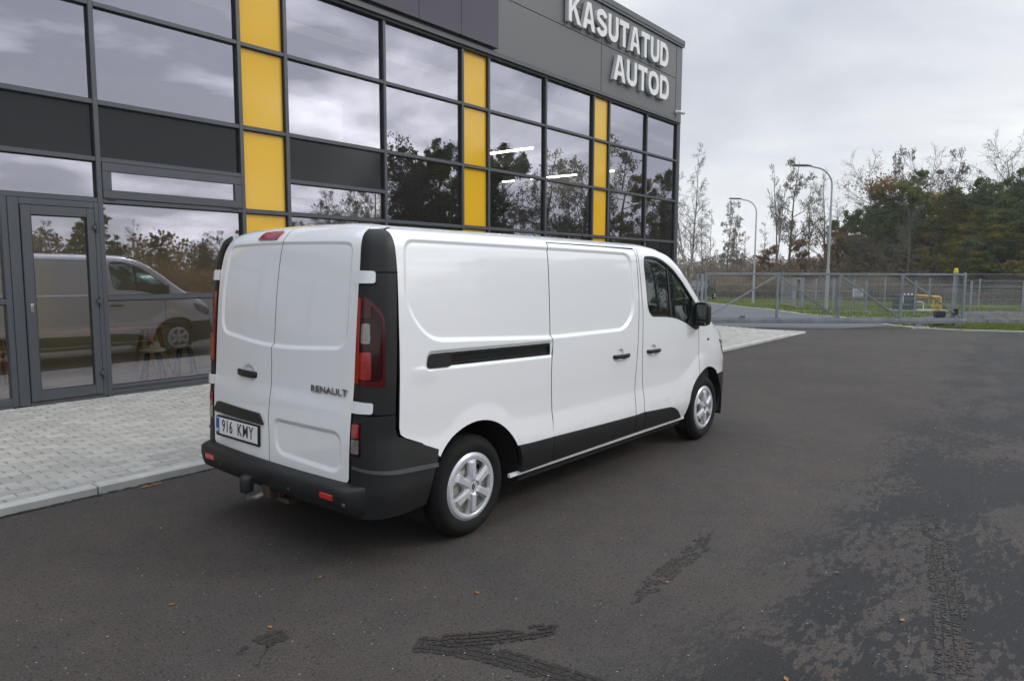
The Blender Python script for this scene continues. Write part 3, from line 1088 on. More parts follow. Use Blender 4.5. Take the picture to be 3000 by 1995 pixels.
    # tail lamp
    t = patch('tail_light', tl, corner_raw, M['red_dark'], van, step=.018, lip=.01, off=.004, sgn=sg)
    patch('lamp_strip', [(e+.002, 1.10), (e+.002, 1.575), (e+.020, 1.575), (e+.020, 1.10)], corner_raw, M['red_strip'], t, step=.02, lip=.004, off=.008, sgn=sg)
    patch('clear_lens', fillet([(e+.030, 1.325), (e+.030, 1.437), (-.800, 1.437), (-.797, 1.325)], .012, 3), corner_raw, M['clear_lens'], t, step=.012, lip=.005, off=.009, sgn=sg)
    patch('brake_lens', fillet([(e+.022, 1.125), (e+.022, 1.275), (-.792, 1.28), (-.788, 1.125)], .012, 3), corner_raw, M['red'], t, step=.012, lip=.005, off=.009, sgn=sg)
    patch('upper_lens', fillet([(e+.024, 1.465), (e+.024, 1.568), (-.812, 1.568), (-.795, 1.555), (-.795, 1.465)], .008, 2), corner_raw, simple_once('deep_red_lens', (.055, .004, .007), .1), t, step=.014, lip=.004, off=.007, sgn=sg)
    patch('lamp_rim', tl, corner_raw, simple_once('rim_red_lens', (.075, .004, .006), .1), t, step=.018, lip=.004, off=.007, sgn=sg,
          holes=[fillet([(e+.004, 1.560), (-.820, 1.560), (-.775, 1.52), (-.722, 1.47), (-.722, 1.115), (e+.004, 1.12)], [0, .03, .08, .05, .03, 0], 5)])
    # lower black corner
    ll = fillet([(e, .880), (-.838, .884), (-.836, .690), (e, .688)], .008, 2)
    aq = arc(0, .336, .448, 141.5, 172, 6)
    lo = [(e, .930), (-.80, .922), (XS-.030, .919), (-.648, .83), (-.640, .793), (-.605, .768), (-.477, .714)]+[(-.351, .660)]+aq[1:]+[(-.46, .345), (XS, .335), (-.80, .335), (e, .34)]
    patch('bumper_corner', lo[::-1], corner_raw, M['plastic'], van, step=.02, sgn=sg, off=.003)
    patch('crease_highlight', [(-.88, .615), (-.88, .628), (-.62, .603), (-.372, .585), (-.372, .560), (-.62, .578)], corner_raw, M['plastic_light'], van, step=.03, sgn=sg, off=.010, lip=.008)  # paler band laid along the crease to imitate its highlight
    fl = patch('reversing_light', ll, corner_raw, M['red_dark'], van, step=.018, lip=.008, off=.008, sgn=sg)
    patch('red_lens', fillet([(e+.004, .795), (e+.004, .872), (-.844, .874), (-.842, .795)], .006, 2), corner_raw, M['red'], fl, step=.012, lip=.004, off=.012, sgn=sg)
    patch('clear_lens', fillet([(e+.004, .705), (e+.004, .785), (-.842, .785), (-.842, .705)], .008, 3), corner_raw, M['clear_lens'], fl, step=.012, lip=.004, off=.013, sgn=sg)
    # hinges
    for z0, z1 in ((1.656, 1.728), (.934, 1.000)):
        patch('hinge', fillet([(U+.001, z0), (U+.001, z1), (-.770, z1-.004), (-.770, z0+.002)], [.004, .004, .016, .016], 4), corner_raw, W, van, step=.010, sgn=sg, off=.016, lip=.02)
    # wheel-arch liners
    for cx in (0, 3.43):
        b = MB()
        n = 20
        V, F = [], []
        for k in range(n+1):
            a = R(-15+210*k/n)
            for y in (.945, .50):
                V.append((cx+.452*math.cos(a), sg*y*(1 if y < .9 else .985), .336+.452*math.sin(a)))
        for k in range(n):
            F.append((2*k, 2*k+1, 2*k+3, 2*k+2))
        o = len(V)
        V.append((cx, sg*.50, .336))
        for k in range(n):
            F.append((2*k+1, o, 2*k+3))
        b.add(V, F)
        b.build('wheel_arch_liner', M['dark'], van)
    # sill
    b = MB()
    b.bar((.345, sg*.932, .332), (2.97, sg*.932, .322), .022, .024)
    b.build('sill', M['sill_grey'], van)


_once = {}


def simple_once(name, c, rough):
    if name not in _once:
        _once[name] = simple(name, c, rough, spec=.3, coat=.3)
    return _once[name]


def cup_pts(c):
    return [(c[0]+r*math.cos(a), c[1]+r*math.sin(a)) for r in (.008, .02, .030, .036, .042, .048, .054) for a in np.linspace(0, 2*math.pi, 22)[:-1]]


def inset_poly(P, d):
    """shrink a polygon by d"""
    P = np.array(P, float)
    n = len(P)
    area = .5*np.sum(P[:, 0]*np.roll(P[:, 1], -1)-np.roll(P[:, 0], -1)*P[:, 1])
    s = 1 if area > 0 else -1
    out = []
    for i in range(n):
        a, b, c = P[i-1], P[i], P[(i+1) % n]
        e1, e2 = b-a, c-b
        n1 = np.array([-e1[1], e1[0]])/(np.linalg.norm(e1)+1e-9)*s
        n2 = np.array([-e2[1], e2[0]])/(np.linalg.norm(e2)+1e-9)*s
        m = n1+n2
        m /= np.linalg.norm(m)+1e-9
        k = d/max(.5, float(m@n1))
        out.append(tuple(b+m*k))
    return out


def handle(parent, x0, x1, z0, z1, sg):
    """pull handle standing off the door over its finger cup"""
    y = float(side_raw(np.array((x0+x1)/2), np.array((z0+z1)/2))[1])
    b = MB()
    n = 10
    prof = [(-.5, -.5), (-.3, -.62), (.3, -.62), (.5, -.4), (.5, .4), (.3, .62), (-.3, .62), (-.5, .5)]
    V, F = [], []
    k = len(prof)
    for i in range(n+1):
        t = i/n
        x = x0+(x1-x0)*t
        bow = .036*math.sin(math.pi*min(1, max(0, (t*1.06-.03))))**.45
        hh = (z1-z0)*(.78+.22*math.sin(math.pi*t)**.5)*.8
        zc = (z0+z1)/2+.012*(t-.5)*-.4
        for (u, v) in prof:
            V.append((x, sg*(y+.002+bow-.012+u*.020), zc+v*hh*.8))
    for i in range(n):
        for j in range(k):
            F.append((i*k+j, i*k+(j+1) % k, (i+1)*k+(j+1) % k, (i+1)*k+j))
    F.append(tuple(range(k))); F.append(tuple(range(n*k, n*k+k)))
    b.add(V, F)
    return b.build('door_handle', M['plastic'], parent, smooth=True)


def build_wheel(van, cx, sg):
    """tyre, pressed-steel wheel and six-spoke trim"""
    cz = .336
    yo = .898            # outer face of the tyre bead
    root = None
    b = MB()
    n = 108
    prof = [(.218, -.012), (.224, .004), (.232, .010), (.250, .016), (.270, .017), (.290, .012), (.305, .000), (.318, -.014), (.3285, -.026), (.333, -.036),
            (.3355, -.055), (.3355, -.060), (.328, -.062), (.328, -.069), (.336, -.071), (.336, -.098), (.328, -.100), (.328, -.107), (.336, -.109), (.336, -.136), (.328, -.138), (.328, -.145),
            (.3355, -.147), (.3330, -.172), (.3285, -.182), (.310, -.200), (.27, -.215), (.23, -.212), (.218, -.20)]
    V, F = [], []
    m = len(prof)
    for k in range(n):
        t = 2*math.pi*k/n
        for i, (r, h) in enumerate(prof):
            rr = r
            if 7 <= i <= 11 and k % 3 == 0:
                rr = r-.006
            if 22 <= i <= 24 and k % 3 == 0:
                rr = r-.006
            V.append((cx+rr*math.cos(t), sg*(yo+h), cz+rr*math.sin(t)))
    for k in range(n):
        for i in range(m-1):
            F.append((k*m+i, k*m+i+1, ((k+1) % n)*m+i+1, ((k+1) % n)*m+i))
    b.add(V, F)
    ty = b.build('wheel', M['rubber'], van, smooth=True)
    # flatten the contact patch
    for v in ty.data.vertices:
        if v.co.z < .003:
            v.co.z = .003
    # steel disc behind the trim
    b = MB()
    b.lathe([(.0, -.045), (.06, -.040), (.085, -.028), (.11, -.030), (.150, -.05), (.195, -.050), (.218, -.012), (.22, -.20)], 40, 'y')
    st = b.build('steel_rim', M['steel_white'], ty, smooth=True)
    st.location = (cx, sg*yo, cz)
    st.scale = (1, sg, 1)
    for k in range(6):
        hb = MB()
        a = R(60*k+30+11)
        x, z = .150*math.cos(a), .150*math.sin(a)
        hb.lathe([(0, -.0395), (.015, -.0395), (.017, -.041), (.017, -.055)], 12, 'y', (x, 0, z))
        ho = hb.build('rim_hole', M['dark'], ty)
        ho.location = (cx, sg*yo, cz); ho.scale = (1, sg, 1)

    # trim
    def fn(a, b_):
        a_, bb_ = a, b_
        a, b_ = a/1.08, b_/1.08
        r = np.hypot(a, b_); ph = np.arctan2(b_, a)
        k = np.round(ph/(math.pi/3)-.5)
        dph = ph-(k+.5)*math.pi/3          # angle off the nearest spoke centre
        perp = np.abs(r*np.sin(dph))
        hw = .0185+.055*np.clip(r-.055, 0, .12)
        sp = 1-sst(hw-.004, hw+.004, perp)
        end = 1-sst(.150, .160, r)
        d = .006+.012*(1-(r/.207)**2)
        d = d+.016*sp*end*sst(.028, .05, r)
        d = d-.006*sst(.195, .207, r)+.005*sst(.170, .176, r)*(1-sst(.19, .198, r))
        d = d+.003*(1-sst(.030, .034, r))-.003*np.exp(-((r-.036)/.003)**2)
        return a_, d, bb_
    holes = []
    for k in range(6):
        a0 = k*math.pi/3
        pts = []
        for (r, da) in ((.078, -.15), (.095, -.245), (.148, -.325), (.166, -.245), (.166, .245), (.148, .325), (.095, .245), (.078, .15)):
            pts.append((1.08*r*math.cos(a0+da), 1.08*r*math.sin(a0+da)))
        holes.append(fillet(pts, .008, 3))
    outl = [(.226*math.cos(2*math.pi*k/72), .226*math.sin(2*math.pi*k/72)) for k in range(72)]
    sl = []
    for k in range(6):
        ac = (k+.5)*math.pi/3
        for sgn_ in (-1, 1):
            for dd in (-.006, -.002, .002, .006):
                Lr = []
                for r in np.linspace(.05, .155, 14):
                    w_ = .0185+.055*min(max(r-.055, 0), .12)+dd
                    th = ac+sgn_*math.asin(min(.95, w_/r))
                    Lr.append((1.08*r*math.cos(th), 1.08*r*math.sin(th)))
                sl.append(np.array(Lr))
    for r in (.172*1.08, .176*1.08, .189*1.08, .196*1.08, .203*1.08):
        sl.append(np.array([(r*math.cos(2*math.pi*k/110), r*math.sin(2*math.pi*k/110)) for k in range(110)]))
    tr = patch('wheel_trim', outl, fn, M['silver'], ty, step=.0075, holes=holes, lines=sl, lip=.014, liphole=.022, ref=(0, -5, 0))
    tr.location = (cx, sg*yo, cz)
    tr.scale = (1, sg, 1)
    # diamond emblem on the trim centre
    def fe(a, b_):
        return a, 0*a+.0235, b_
    em = patch('emblem', [(0, .024), (.0145, 0), (0, -.024), (-.0145, 0)], fe, M['plate_black'], tr, step=.02, holes=[[(0, .013), (.0065, 0), (0, -.013), (-.0065, 0)]], lip=.004, ref=(0, -5, 0))
    return ty


def build_van():
    van = thing('cargo_van', 'white panel van with black bumpers and mirror standing nearest the camera on dark asphalt', 'van')
    W = M['paint']
    for sg in (-1, 1):
        build_side(van, sg)
    # ---- roof, windscreen, bonnet
    top = 1.9565
    patch('roof', [(-.62, top), (2.55, top), (2.48, 2.80), (-.553, 2.80), (-.553, 2.03), (-.62, 1.99)], side_plain, W, van, step=.035, sgn=-1, lip=0, mirror=True)
    patch('windscreen', [(2.56, 1.962), (3.36, 1.962), (3.60, 2.80), (2.49, 2.80)], side_plain, M['van_glass'], van, step=.05, sgn=-1, lip=0, off=-.006, mirror=True)
    patch('bonnet', [(3.37, top), (4.0, top), (4.42, top), (4.42, 2.80), (3.61, 2.80)], side_plain, W, van, step=.04, sgn=-1, lip=.0, mirror=True)
    # ---- rear doors
    jog = [(.010, .528), (.012, .70), (.022, .80), (.012, .90), (.012, 1.05), (.024, 1.222), (.026, 1.243), (.012, 1.270), (.012, 1.60), (.012, 1.885), (.004, 1.91), (.004, 2.075)]

    def edge(sg):
        return [(sg*float(YE(z)), z) for z in (.528, .70, .90, 1.1, 1.3, 1.5, 1.7, 1.8, 1.86, 1.92)]
    dl = [(x+.003, z) for x, z in jog]+[(.30, 2.075), (.62, 2.075), (.70, 2.05), (.722, 1.99)]+edge(1)[::-1]
    dr = [(x-.003, z) for x, z in jog]+[(-.30, 2.075), (-.62, 2.075), (-.70, 2.05), (-.722, 1.99)]+edge(-1)[::-1]
    dl = fillet(dl, [.0]*(len(jog))+[0, .06, .04, .04]+[0]*9+[.03], 3)
    dr = fillet(dr, [.0]*(len(jog))+[0, .06, .04, .04]+[0]*9+[.03], 3)
    bl = fillet([(.315, 1.935), (.29, 1.992), (.072, 1.995), (.085, 1.93)], .012, 3)
    L = patch('rear_door', dl, rear_fn, W, van, step=.018, extra=[(.305+1.5*r*math.cos(a), 1.055+r*math.sin(a)) for r in (.01, .02, .03, .036, .042, .048, .054, .06) for a in np.linspace(0, 6.28, 26)[:-1]], gap_shade=True, lines=band(IN_REAR, .016))
    Rr = patch('rear_door', dr, rear_fn, W, van, step=.018, gap_shade=True, lines=band(IN_REAR, .016)+band(IN_REARLOW, .018))
    # header above the doors rolls into the roof
    patch('roof_edge', [(-.80, 1.95), (.80, 1.95), (.80, 2.122), (-.80, 2.122)], rear_raw, W, van, step=.02, lip=0, off=-.004)
    patch('high_brake_light', bl, rear_raw, M['red'], L, step=.015, lip=.012, off=.010)
    # left door: handle, number plate and its lamp bar
    xh = float(rear_raw(np.array(.3), np.array(1.057))[0])
    b = MB()
    V, F = [], []
    n, prof = 10, [(-.5, -.5), (-.3, -.6), (.3, -.6), (.5, -.35), (.5, .35), (.3, .6), (-.3, .6), (-.5, .5)]
    k = len(prof)
    for i in range(n+1):
        t = i/n
        y = .438+(.172-.438)*t
        bow = .034*math.sin(math.pi*min(1, max(0, t*1.06-.03)))**.45
        hh = .036*(.8+.2*math.sin(math.pi*t)**.5)
        for u, v in prof:
            V.append((xh-(.0+bow-.014+u*.02), y, 1.060-.006*t+v*hh))
    for i in range(n):
        for j in range(k):
            F.append((i*k+j, i*k+(j+1) % k, (i+1)*k+(j+1) % k, (i+1)*k+j))
    F += [tuple(range(k)), tuple(range(n*k, n*k+k))]
    b.add(V, F).build('door_handle', M['plastic'], L, smooth=True)
    patch('plate_bar', fillet([(.748, .752), (.690, .826), (.118, .816), (.066, .748)], [.012, .02, .02, .012], 3), rear_raw, M['plastic'], L, step=.03, lip=.03, off=.022)
    px = float(rear_raw(np.array(.385), np.array(.675))[0])
    tilt = math.atan2(float(RX(.74)-RX(.61)), .13)
    mw = Matrix.Translation((px-.018, .385, .674)) @ Matrix.Rotation(tilt, 4, 'Y')
    pm = MB().box(-.012, .016, -.272, .272, -.074, .064, .006)
    pf = pm.build('plate_holder', M['plastic'], L)
    pf.data.transform(mw)
    p2 = MB().box(-.016, -.008, -.260, .260, -.055, .055, .002).build('number_plate', M['plate_white'], L)
    p2.data.transform(mw)
    p3 = MB().box(-.0175, -.0155, .216, .258, -.053, .053).build('plate_band', M['plate_blue'], p2)
    p3.data.transform(mw)
    face = mw @ Matrix(((0, 0, -1, -.0172), (-1, 0, 0, 0), (0, 1, 0, 0), (0, 0, 0, 1)))
    text_mesh('plate_letters', '916', .116, M['plate_black'], p2, face @ Matrix.Translation((-.110, .002, 0)) @ Matrix.Diagonal((.74, 1.0, 1, 1)), .0008, .0007, 1.12)
    text_mesh('plate_letters', 'KMY', .116, M['plate_black'], p2, face @ Matrix.Translation((.118, .002, 0)) @ Matrix.Diagonal((.78, 1.0, 1, 1)), .0008, .0007, 1.16)
    text_mesh('band_letters', 'EST', .028, M['plate_white'], p2, face @ Matrix.Translation((-.237, -.032, .001)) @ Matrix.Diagonal((.75, 1, 1, 1)), .0006, .0006)
    # chrome name on the right door
    nx = float(rear_raw(np.array(-.566), np.array(1.035))[0])
    t2 = math.atan2(float(RX(1.1)-RX(.97)), .13)
    mn = Matrix.Translation((nx-.006, -.566, 1.036)) @ Matrix.Rotation(.0627, 4, 'Z') @ Matrix.Rotation(t2, 4, 'Y') @ Matrix(((0, 0, -1, 0), (-1, 0, 0, 0), (0, 1, 0, 0), (0, 0, 0, 1)))
    text_mesh('name_badge', 'RENAULT', .052, M['chrome'], Rr, mn @ Matrix.Diagonal((1.36, 1, 1, 1)), .003, .0013, 1.06)
    # ---- rear bumper
    b = MB()
    prof = [(.05, .530), (-.012, .526), (-.050, .520), (-.066, .510), (-.074, .494), (-.073, .452), (-.066, .412), (-.052, .375), (-.02, .356), (.05, .352)]
    ys = [-.905, -.885, -.86, -.82, -.76, -.68, -.5, -.3, 0, .3, .5, .68, .76, .82, .86, .885, .905]
    V, F = [], []
    k = len(prof)
    for y in ys:
        a = abs(y)
        xc = -.862-.034*(1-(a/.9)**2)+.15*max(0, (a-.80)/.105)**2.2
        for dx, z in prof:
            V.append((xc+dx*(1 if dx > 0 else (1-.35*max(0, (a-.80)/.105))), y, z))
    m = len(ys)
    for i in range(m-1):
        for j in range(k):
            F.append((i*k+j, i*k+(j+1) % k, (i+1)*k+(j+1) % k, (i+1)*k+j))
    F += [tuple(range(k)), tuple(range((m-1)*k, m*k))]
    bu = b.add(V, F).build('rear_bumper', M['plastic'], van, smooth=True)
    for sg in (-1, 1):
        b = MB()
        x = -.862-.034*(1-(.66/.9)**2)-.0745
        b.box(x-.004, x+.012, sg*.66-.058, sg*.66+.058, .437, .472, .004)
        ro = b.build('bumper_reflector', M['reflector'], bu)
    # parking sensors
    for y in (-.30, -.80, .52):
        a = abs(y)
        x = -.862-.034*(1-(a/.9)**2)-.069
        MB().lathe([(0, -.003), (.010, -.002), (.0115, 0), (.0115, .008)], 12, 'x', (x, y, .428)).build('parking_sensor', M['plastic_light'], bu, smooth=True)
    # ---- tow bar
    b = MB()
    b.box(-.90, -.60, -.10, .02, .300, .345, .004)
    b.box(-.955, -.90, -.075, .01, .318, .415, .006)
    b.box(-.90, -.62, -.20, -.06, .290, .318, .006)
    tb = b.build('tow_bar', M['rust'], van)
    b = MB()
    b.tube([(-.90, .0, .335), (-1.00, .005, .318), (-1.045, .008, .330), (-1.055, .008, .36)], [.018, .018, .016, .016], 10)
    b.build('tow_neck', simple('bare_steel', (.34, .32, .30), .45, .7, var=.3, vscale=30), tb, smooth=True)
    MB().lathe([(0, .475), (.022, .472), (.036, .462), (.042, .445), (.042, .385), (.040, .372), (.0, .370)], 18, 'z', (-1.055, .008, 0)).build('tow_ball_cap', M['plastic'], tb, smooth=True)
    # ---- underbody and an unseen black box added to darken the panel gaps
    b = MB()
    b.box(.46, 2.96, -.90, .90, .26, .36)
    b.box(-.78, -.46, -.86, .86, .36, .46)
    b.box(-.46, .46, -.48, .48, .26, .46)
    b.box(2.96, 3.92, -.48, .48, .24, .70)
    b.build('underbody', M['dark'], van)
    b = MB()
    b.box(-.70, 2.02, -.845, .845, .80, 1.86)
    b.box(.46, 2.02, -.885, .885, .36, 1.5)
    b.box(-.70, -.46, -.80, .80, .46, 1.0)
    b.build('gap_dark_box', M['dark'], van)
    MB().tube([(-.75, -.35, .30), (.6, -.35, .28), (1.6, -.30, .28)], .03, 8).build('exhaust', M['rust'], van, smooth=True)
    # rear mud flap stub seen under the bumper
    b = MB()
    b.box(-.78, -.74, -.66, -.60, .30, .36)
    b.build('tow_bracket', M['rust'], van)
    # ---- cab
    b = MB()
    V = []
    for y in (-.86, .86):
        V += [(3.02, y, .60), (3.02, y, 1.02), (3.10, y, 1.12), (3.30, y, 1.17), (3.62, y, 1.16), (3.70, y, .60)]
    F = [tuple(range(6)), tuple(range(11, 5, -1))]+[(i, (i+1) % 6, 6+(i+1) % 6, 6+i) for i in range(6)]
    b.add(V, F)
    b.box(3.00, 3.12, .18, .70, 1.06, 1.22, .03)
    b.box(2.98, 3.08, -.13, .13, .80, 1.14, .02)
    da = b.build('dashboard', M['dash'], van)
    wv = MB()
    ring = []
    c0 = Vector((2.86, .42, 1.06)); ax = Vector((-.90, 0, .43)).normalized()
    a_ = ax.cross(Vector((0, 1, 0))).normalized(); b_ = Vector((0, 1, 0))
    for i in range(25):
        t = 2*math.pi*i/24
        ring.append(c0+(a_*math.cos(t)+b_*math.sin(t))*.195)
    wv.tube(ring, .017, 8, cap=False)
    for t in (R(95), R(-95), R(180)):
        wv.bar(c0-ax*.02, c0+(a_*math.cos(t)+b_*math.sin(t))*.19, .035, .02)
    wv.lathe([(0, -.03), (.06, -.03), (.07, 0), (.05, .02), (0, .02)], 14, 'x', tuple(c0))
    wv.tube([c0, (3.05, .42, .98)], .03, 8)
    wv.build('steering_wheel', M['seat'], da, smooth=True)
    for y0, y1 in ((.17, .70), (-.75, .05)):
        b = MB()
        b.box(2.10, 2.56, y0, y1, .68, .92, .05)
        b.box(2.06, 2.20, y0, y1, .88, 1.42, .05)
        b.build('seat', M['seat'], van)
    b = MB()
    b.box(2.06, 3.85, -.82, .82, .50, .56)
    b.box(2.03, 2.06, -.86, .86, .5, 1.9)
    b.build('cab_floor', M['dash'], van)
    for sg in (-1, 1):
        b = MB()
        b.box(2.17, 3.06, min(sg*.80, sg*.88), max(sg*.80, sg*.88), .60, 1.17, .02)
        b.box(2.35, 2.80, min(sg*.76, sg*.80), max(sg*.76, sg*.80), .90, .96, .01)
        b.build('door_lining', M['dash'], van)
    # ---- mirrors
    for sg in (-1, 1):
        b = MB()
        V, F = [], []
        rings = [(3.115, .86, .97), (3.122, .97, 1.0), (3.15, 1.0, 1.0), (3.19, .92, .97), (3.225, .74, .85), (3.245, .45, .6)]
        cy, cz, hw, hh = 1.022, 1.318, .086, .114
        base = fillet([(-hw, -hh), (hw, -hh), (hw, hh), (-hw, hh)], [.05, .06, .06, .05], 5)
        k = len(base)
        for (x, s1, s2) in rings:
            for (p, q_) in base:
                V.append((x-.02*p/hw, sg*(cy+p*s1), cz+q_*s2))
        for i in range(len(rings)-1):
            for j in range(k):
                F.append((i*k+j, i*k+(j+1) % k, (i+1)*k+(j+1) % k, (i+1)*k+j))
        F.append(tuple(range((len(rings)-1)*k, len(rings)*k)))
        # recessed bezel
        o = len(V)
        for (p, q_) in base:
            V.append((3.130-.02*p/hw, sg*(cy+p*.78), cz+q_*.88))
        for j in range(k):
            F.append((j, (j+1) % k, o+(j+1) % k, o+j))
        F.append(tuple(range(o, o+k)))
        b.add(V, F)
        mr = b.build('side_mirror', M['plastic'], van, smooth=True)
        MB().bar((3.17, sg*.86, 1.24), (3.17, sg*.98, 1.25), .07, .07).build('mirror_arm', M['plastic'], mr)
        for (z0, z1, nm) in ((-.055, .095, 0), (-.098, -.062, 1)):
            b = MB()
            poly = fillet([(-.056, z0), (.058, z0), (.060, z1), (-.054, z1)], .018, 4)
            tiltm = Matrix.Rotation(sg*R(-6), 3, 'Z')
            f0 = lambda p, q_: Vector((3.122-.02*p/hw, sg*(cy+p), cz+q_))
            f1 = lambda p, q_: Vector((3.129-.02*p/hw, sg*(cy+p), cz+q_))
            b.prism(poly, f0, f1)
            b.build('mirror_glass', M['mirror'], mr)
    # ---- aerial
    MB().tube([(2.62, 0, 1.99), (2.60, 0, 2.02), (2.46, 0, 2.40)], [.014, .006, .003], 6).build('aerial', M['plastic'], van)
    # wiper
    # ---- wheels
    for cx in (0, 3.498):
        for sg in (-1, 1):
            build_wheel(van, cx, sg)
    # front lower grille and registration
    b = MB()
    b.box(4.40, 4.436, -.52, .52, .36, .58, .01)
    b.build('front_grille', M['black_gloss'], van)
    return van


VAN = build_van()


# ------------------------------------------------------------------ showroom building
B_TH, B_D = 0.01105, 5.5673
T0, T1, T2, T3, T4, TL, TB = 5.932, 4.890, 3.741, 3.061, 2.566, 1.365, 0.235
BASE = .145


def bpt(u, y, z):
    return Vector((u*math.cos(B_TH)-(B_D+y)*math.sin(B_TH), u*math.sin(B_TH)+(B_D+y)*math.cos(B_TH), z))


def build_showroom():
    b = thing('showroom_building', 'glass fronted showroom with dark grey frames and upright yellow panel strips', 'building', (-B_D*math.sin(B_TH), B_D*math.cos(B_TH), 0), B_TH)
    U = [-12.75, -12.0, -10.06, -8.12, -7.37, -5.43, -3.49, -2.36, -1.61, .3076, 2.2179, 2.9684, 4.8826, 6.8197, 7.5831, 9.4969, 11.4304, 12.1538, 14.0711, 15.8738]
    kinds = ['y', 'a', 'a', 'y', 'a', 'a', 'n', 'y', 'd', 'w', 'y', 'a', 'g', 'y', 'g', 'g', 'y', 'g', 'g']
    mw, fy, by = .058, -.042, .06
    # mullions
    for i, u in enumerate(U):
        m = MB().box(u-mw/2, u+mw/2, fy, by, BASE, T0+.02, .004)
        m.build('mullion', M['frame'], b)
        MB().box(u-mw/2-.011, u+mw/2+.011, -.006, by-.004, TB-.03, T0).build('mullion_gasket', M['gasket'], b)

    def transom(u0, u1, z, h=.054):
        MB().box(u0+mw/2, u1-mw/2, fy+.004, by, z-h/2, z+h/2, .004).build('transom', M['frame'], b)
        MB().box(u0+mw/2+.011, u1-mw/2-.011, -.005, by-.006, z-h/2-.011, z+h/2+.011).build('transom_gasket', M['gasket'], b)

    def pane(u0, u1, z0, z1, mat, name, dy=0.0):
        # a slight lean of each pane, as real glazing has, keeps the mirror images from lining up perfectly
        rx, rzz = rng.normal(0, .0018), rng.normal(0, .0018)
        m = MB().box(u0+.018, u1-.018, .018+dy, .030+dy, z0+.018, z1-.018).build(name, mat, b)
        if mat is M['glass']:
            me = bpy.data.meshes.new(name)
            uu, zz = (u0+u1)/2, (z0+z1)/2
            hu, hz = (u1-u0)/2-.018, (z1-z0)/2-.018
            me.from_pydata([(uu-hu, .022-rzz*hu-rx*hz, zz-hz), (uu+hu, .022+rzz*hu-rx*hz, zz-hz), (uu+hu, .022+rzz*hu+rx*hz, zz+hz), (uu-hu, .022-rzz*hu+rx*hz, zz+hz)], [], [(0, 1, 2, 3)])
            me.materials.append(mat)
            m.data = me
        return m
    for i, k in enumerate(kinds):
        u0, u1 = U[i], U[i+1]
        lv = [T0]
        if k == 'y':
            lv += [T1, T2, T4, TL, TB]
        elif k == 'g':
            lv += [T1, T2, T4, TL, TB]
        elif k in ('a', 'n', 'w'):
            lv += [T1, T2, T3, T4, TL, TB]
        elif k == 'd':
            lv += [T1, T2, T3, T4]
        for z in lv[1:]:
            transom(u0, u1, z)
        for z1, z0 in zip(lv[:-1], lv[1:]):
            if k == 'y':
                pane(u0, u1, z0, z1, M['yellow'], 'yellow_panel')
            elif z1 == T2 and z0 == T3:
                pane(u0, u1, z0, z1, M['spandrel'], 'spandrel_panel')
            elif k == 'w' and z1 == T3:
                # top-hung window with its own deep frame
                w = MB()
                a0, a1, c0, c1 = u0+.034, u1-.034, z0+.032, z1-.032
                fw = .105
                w.box(a0, a1, -.052, .02, c1-fw, c1, .004)
                w.box(a0, a1, -.052, .02, c0, c0+fw*.95, .004)
                w.box(a0, a0+fw, -.050, .02, c0+fw*.95, c1-fw, .004)
                w.box(a1-fw, a1, -.050, .02, c0+fw*.95, c1-fw, .004)
                wf = w.build('top_window', M['frame'], b)
                me = bpy.data.meshes.new('window_pane')
                me.from_pydata([(a0+fw, -.022, c0+fw), (a1-fw, -.022, c0+fw), (a1-fw, -.022, c1-fw), (a0+fw, -.022, c1-fw)], [], [(0, 1, 2, 3)])
                link_mesh('window_pane', me, M['glass'], wf)
                for uu in (a0+.10, a1-.10):
                    MB().box(uu-.05, uu+.05, -.062, -.045, c0-.012, c0+.004).build('window_stay', M['gasket'], wf)
            else:
                pane(u0, u1, z0, z1, M['glass'], 'window_pane')
    # base sill under the glazing
    for i, k in enumerate(kinds):
        if k != 'd':
            MB().box(U[i]+mw/2, U[i+1]-mw/2, -.038, by, TB-.072, TB+.0, .004).build('base_sill', M['frame'], b)
            MB().box(U[i]+mw/2, U[i+1]-mw/2, -.052, by, BASE-.05, TB-.075, .003).build('base_plinth', M['frame'], b)
    # ---- entrance: sidelight, post, door
    u0, u1 = -1.61, .3076
    MB().box(-.735, -.672, fy+.002, by, BASE, T4-.027, .004).build('mullion', M['frame'], b)
    transom(u0, -.672-.004, 1.355, .06)
    pane(u0, -.70, TB, 1.355, M['glass'], 'window_pane')
    pane(u0, -.70, 1.355, T4, M['glass'], 'window_pane')
    MB().box(u0+mw/2, -.735, -.038, by, TB-.072, TB+.01, .004).build('base_sill', M['frame'], b)
    MB().box(u0+mw/2, -.735, -.052, by, BASE-.05, TB-.075, .003).build('base_plinth', M['frame'], b)
    # outer door frame
    w = MB()
    w.box(-.670, -.560, -.048, by, BASE, T4-.03, .004)
    w.box(.225, .277, -.048, by, BASE, T4-.03, .004)
    w.box(-.560, .225, -.047, by, 2.462, T4-.03, .004)
    w.box(-.560, .225, -.046, by, BASE-.02, .178, .004)
    w.build('door_frame', M['frame'], b)
    w = MB()
    l, r_, bo, tp = -.552, .218, .186, 2.455
    gl, gr, gb, gt = -.452, .134, .302, 2.350
    w.box(l, gl, -.066, .0, bo, tp, .004)
    w.box(gr, r_, -.066, .0, bo, tp, .004)
    w.box(gl, gr, -.065, .0, gt, tp, .003)
    w.box(gl, gr, -.065, .0, bo, gb, .003)
    d = w.build('door', M['frame'], b)
    me = bpy.data.meshes.new('door_glass')
    me.from_pydata([(gl, -.030, gb), (gr, -.030, gb), (gr, -.030, gt), (gl, -.030, gt)], [], [(0, 1, 2, 3)])
    link_mesh('door_glass', me, M['glass'], d)
    w = MB()
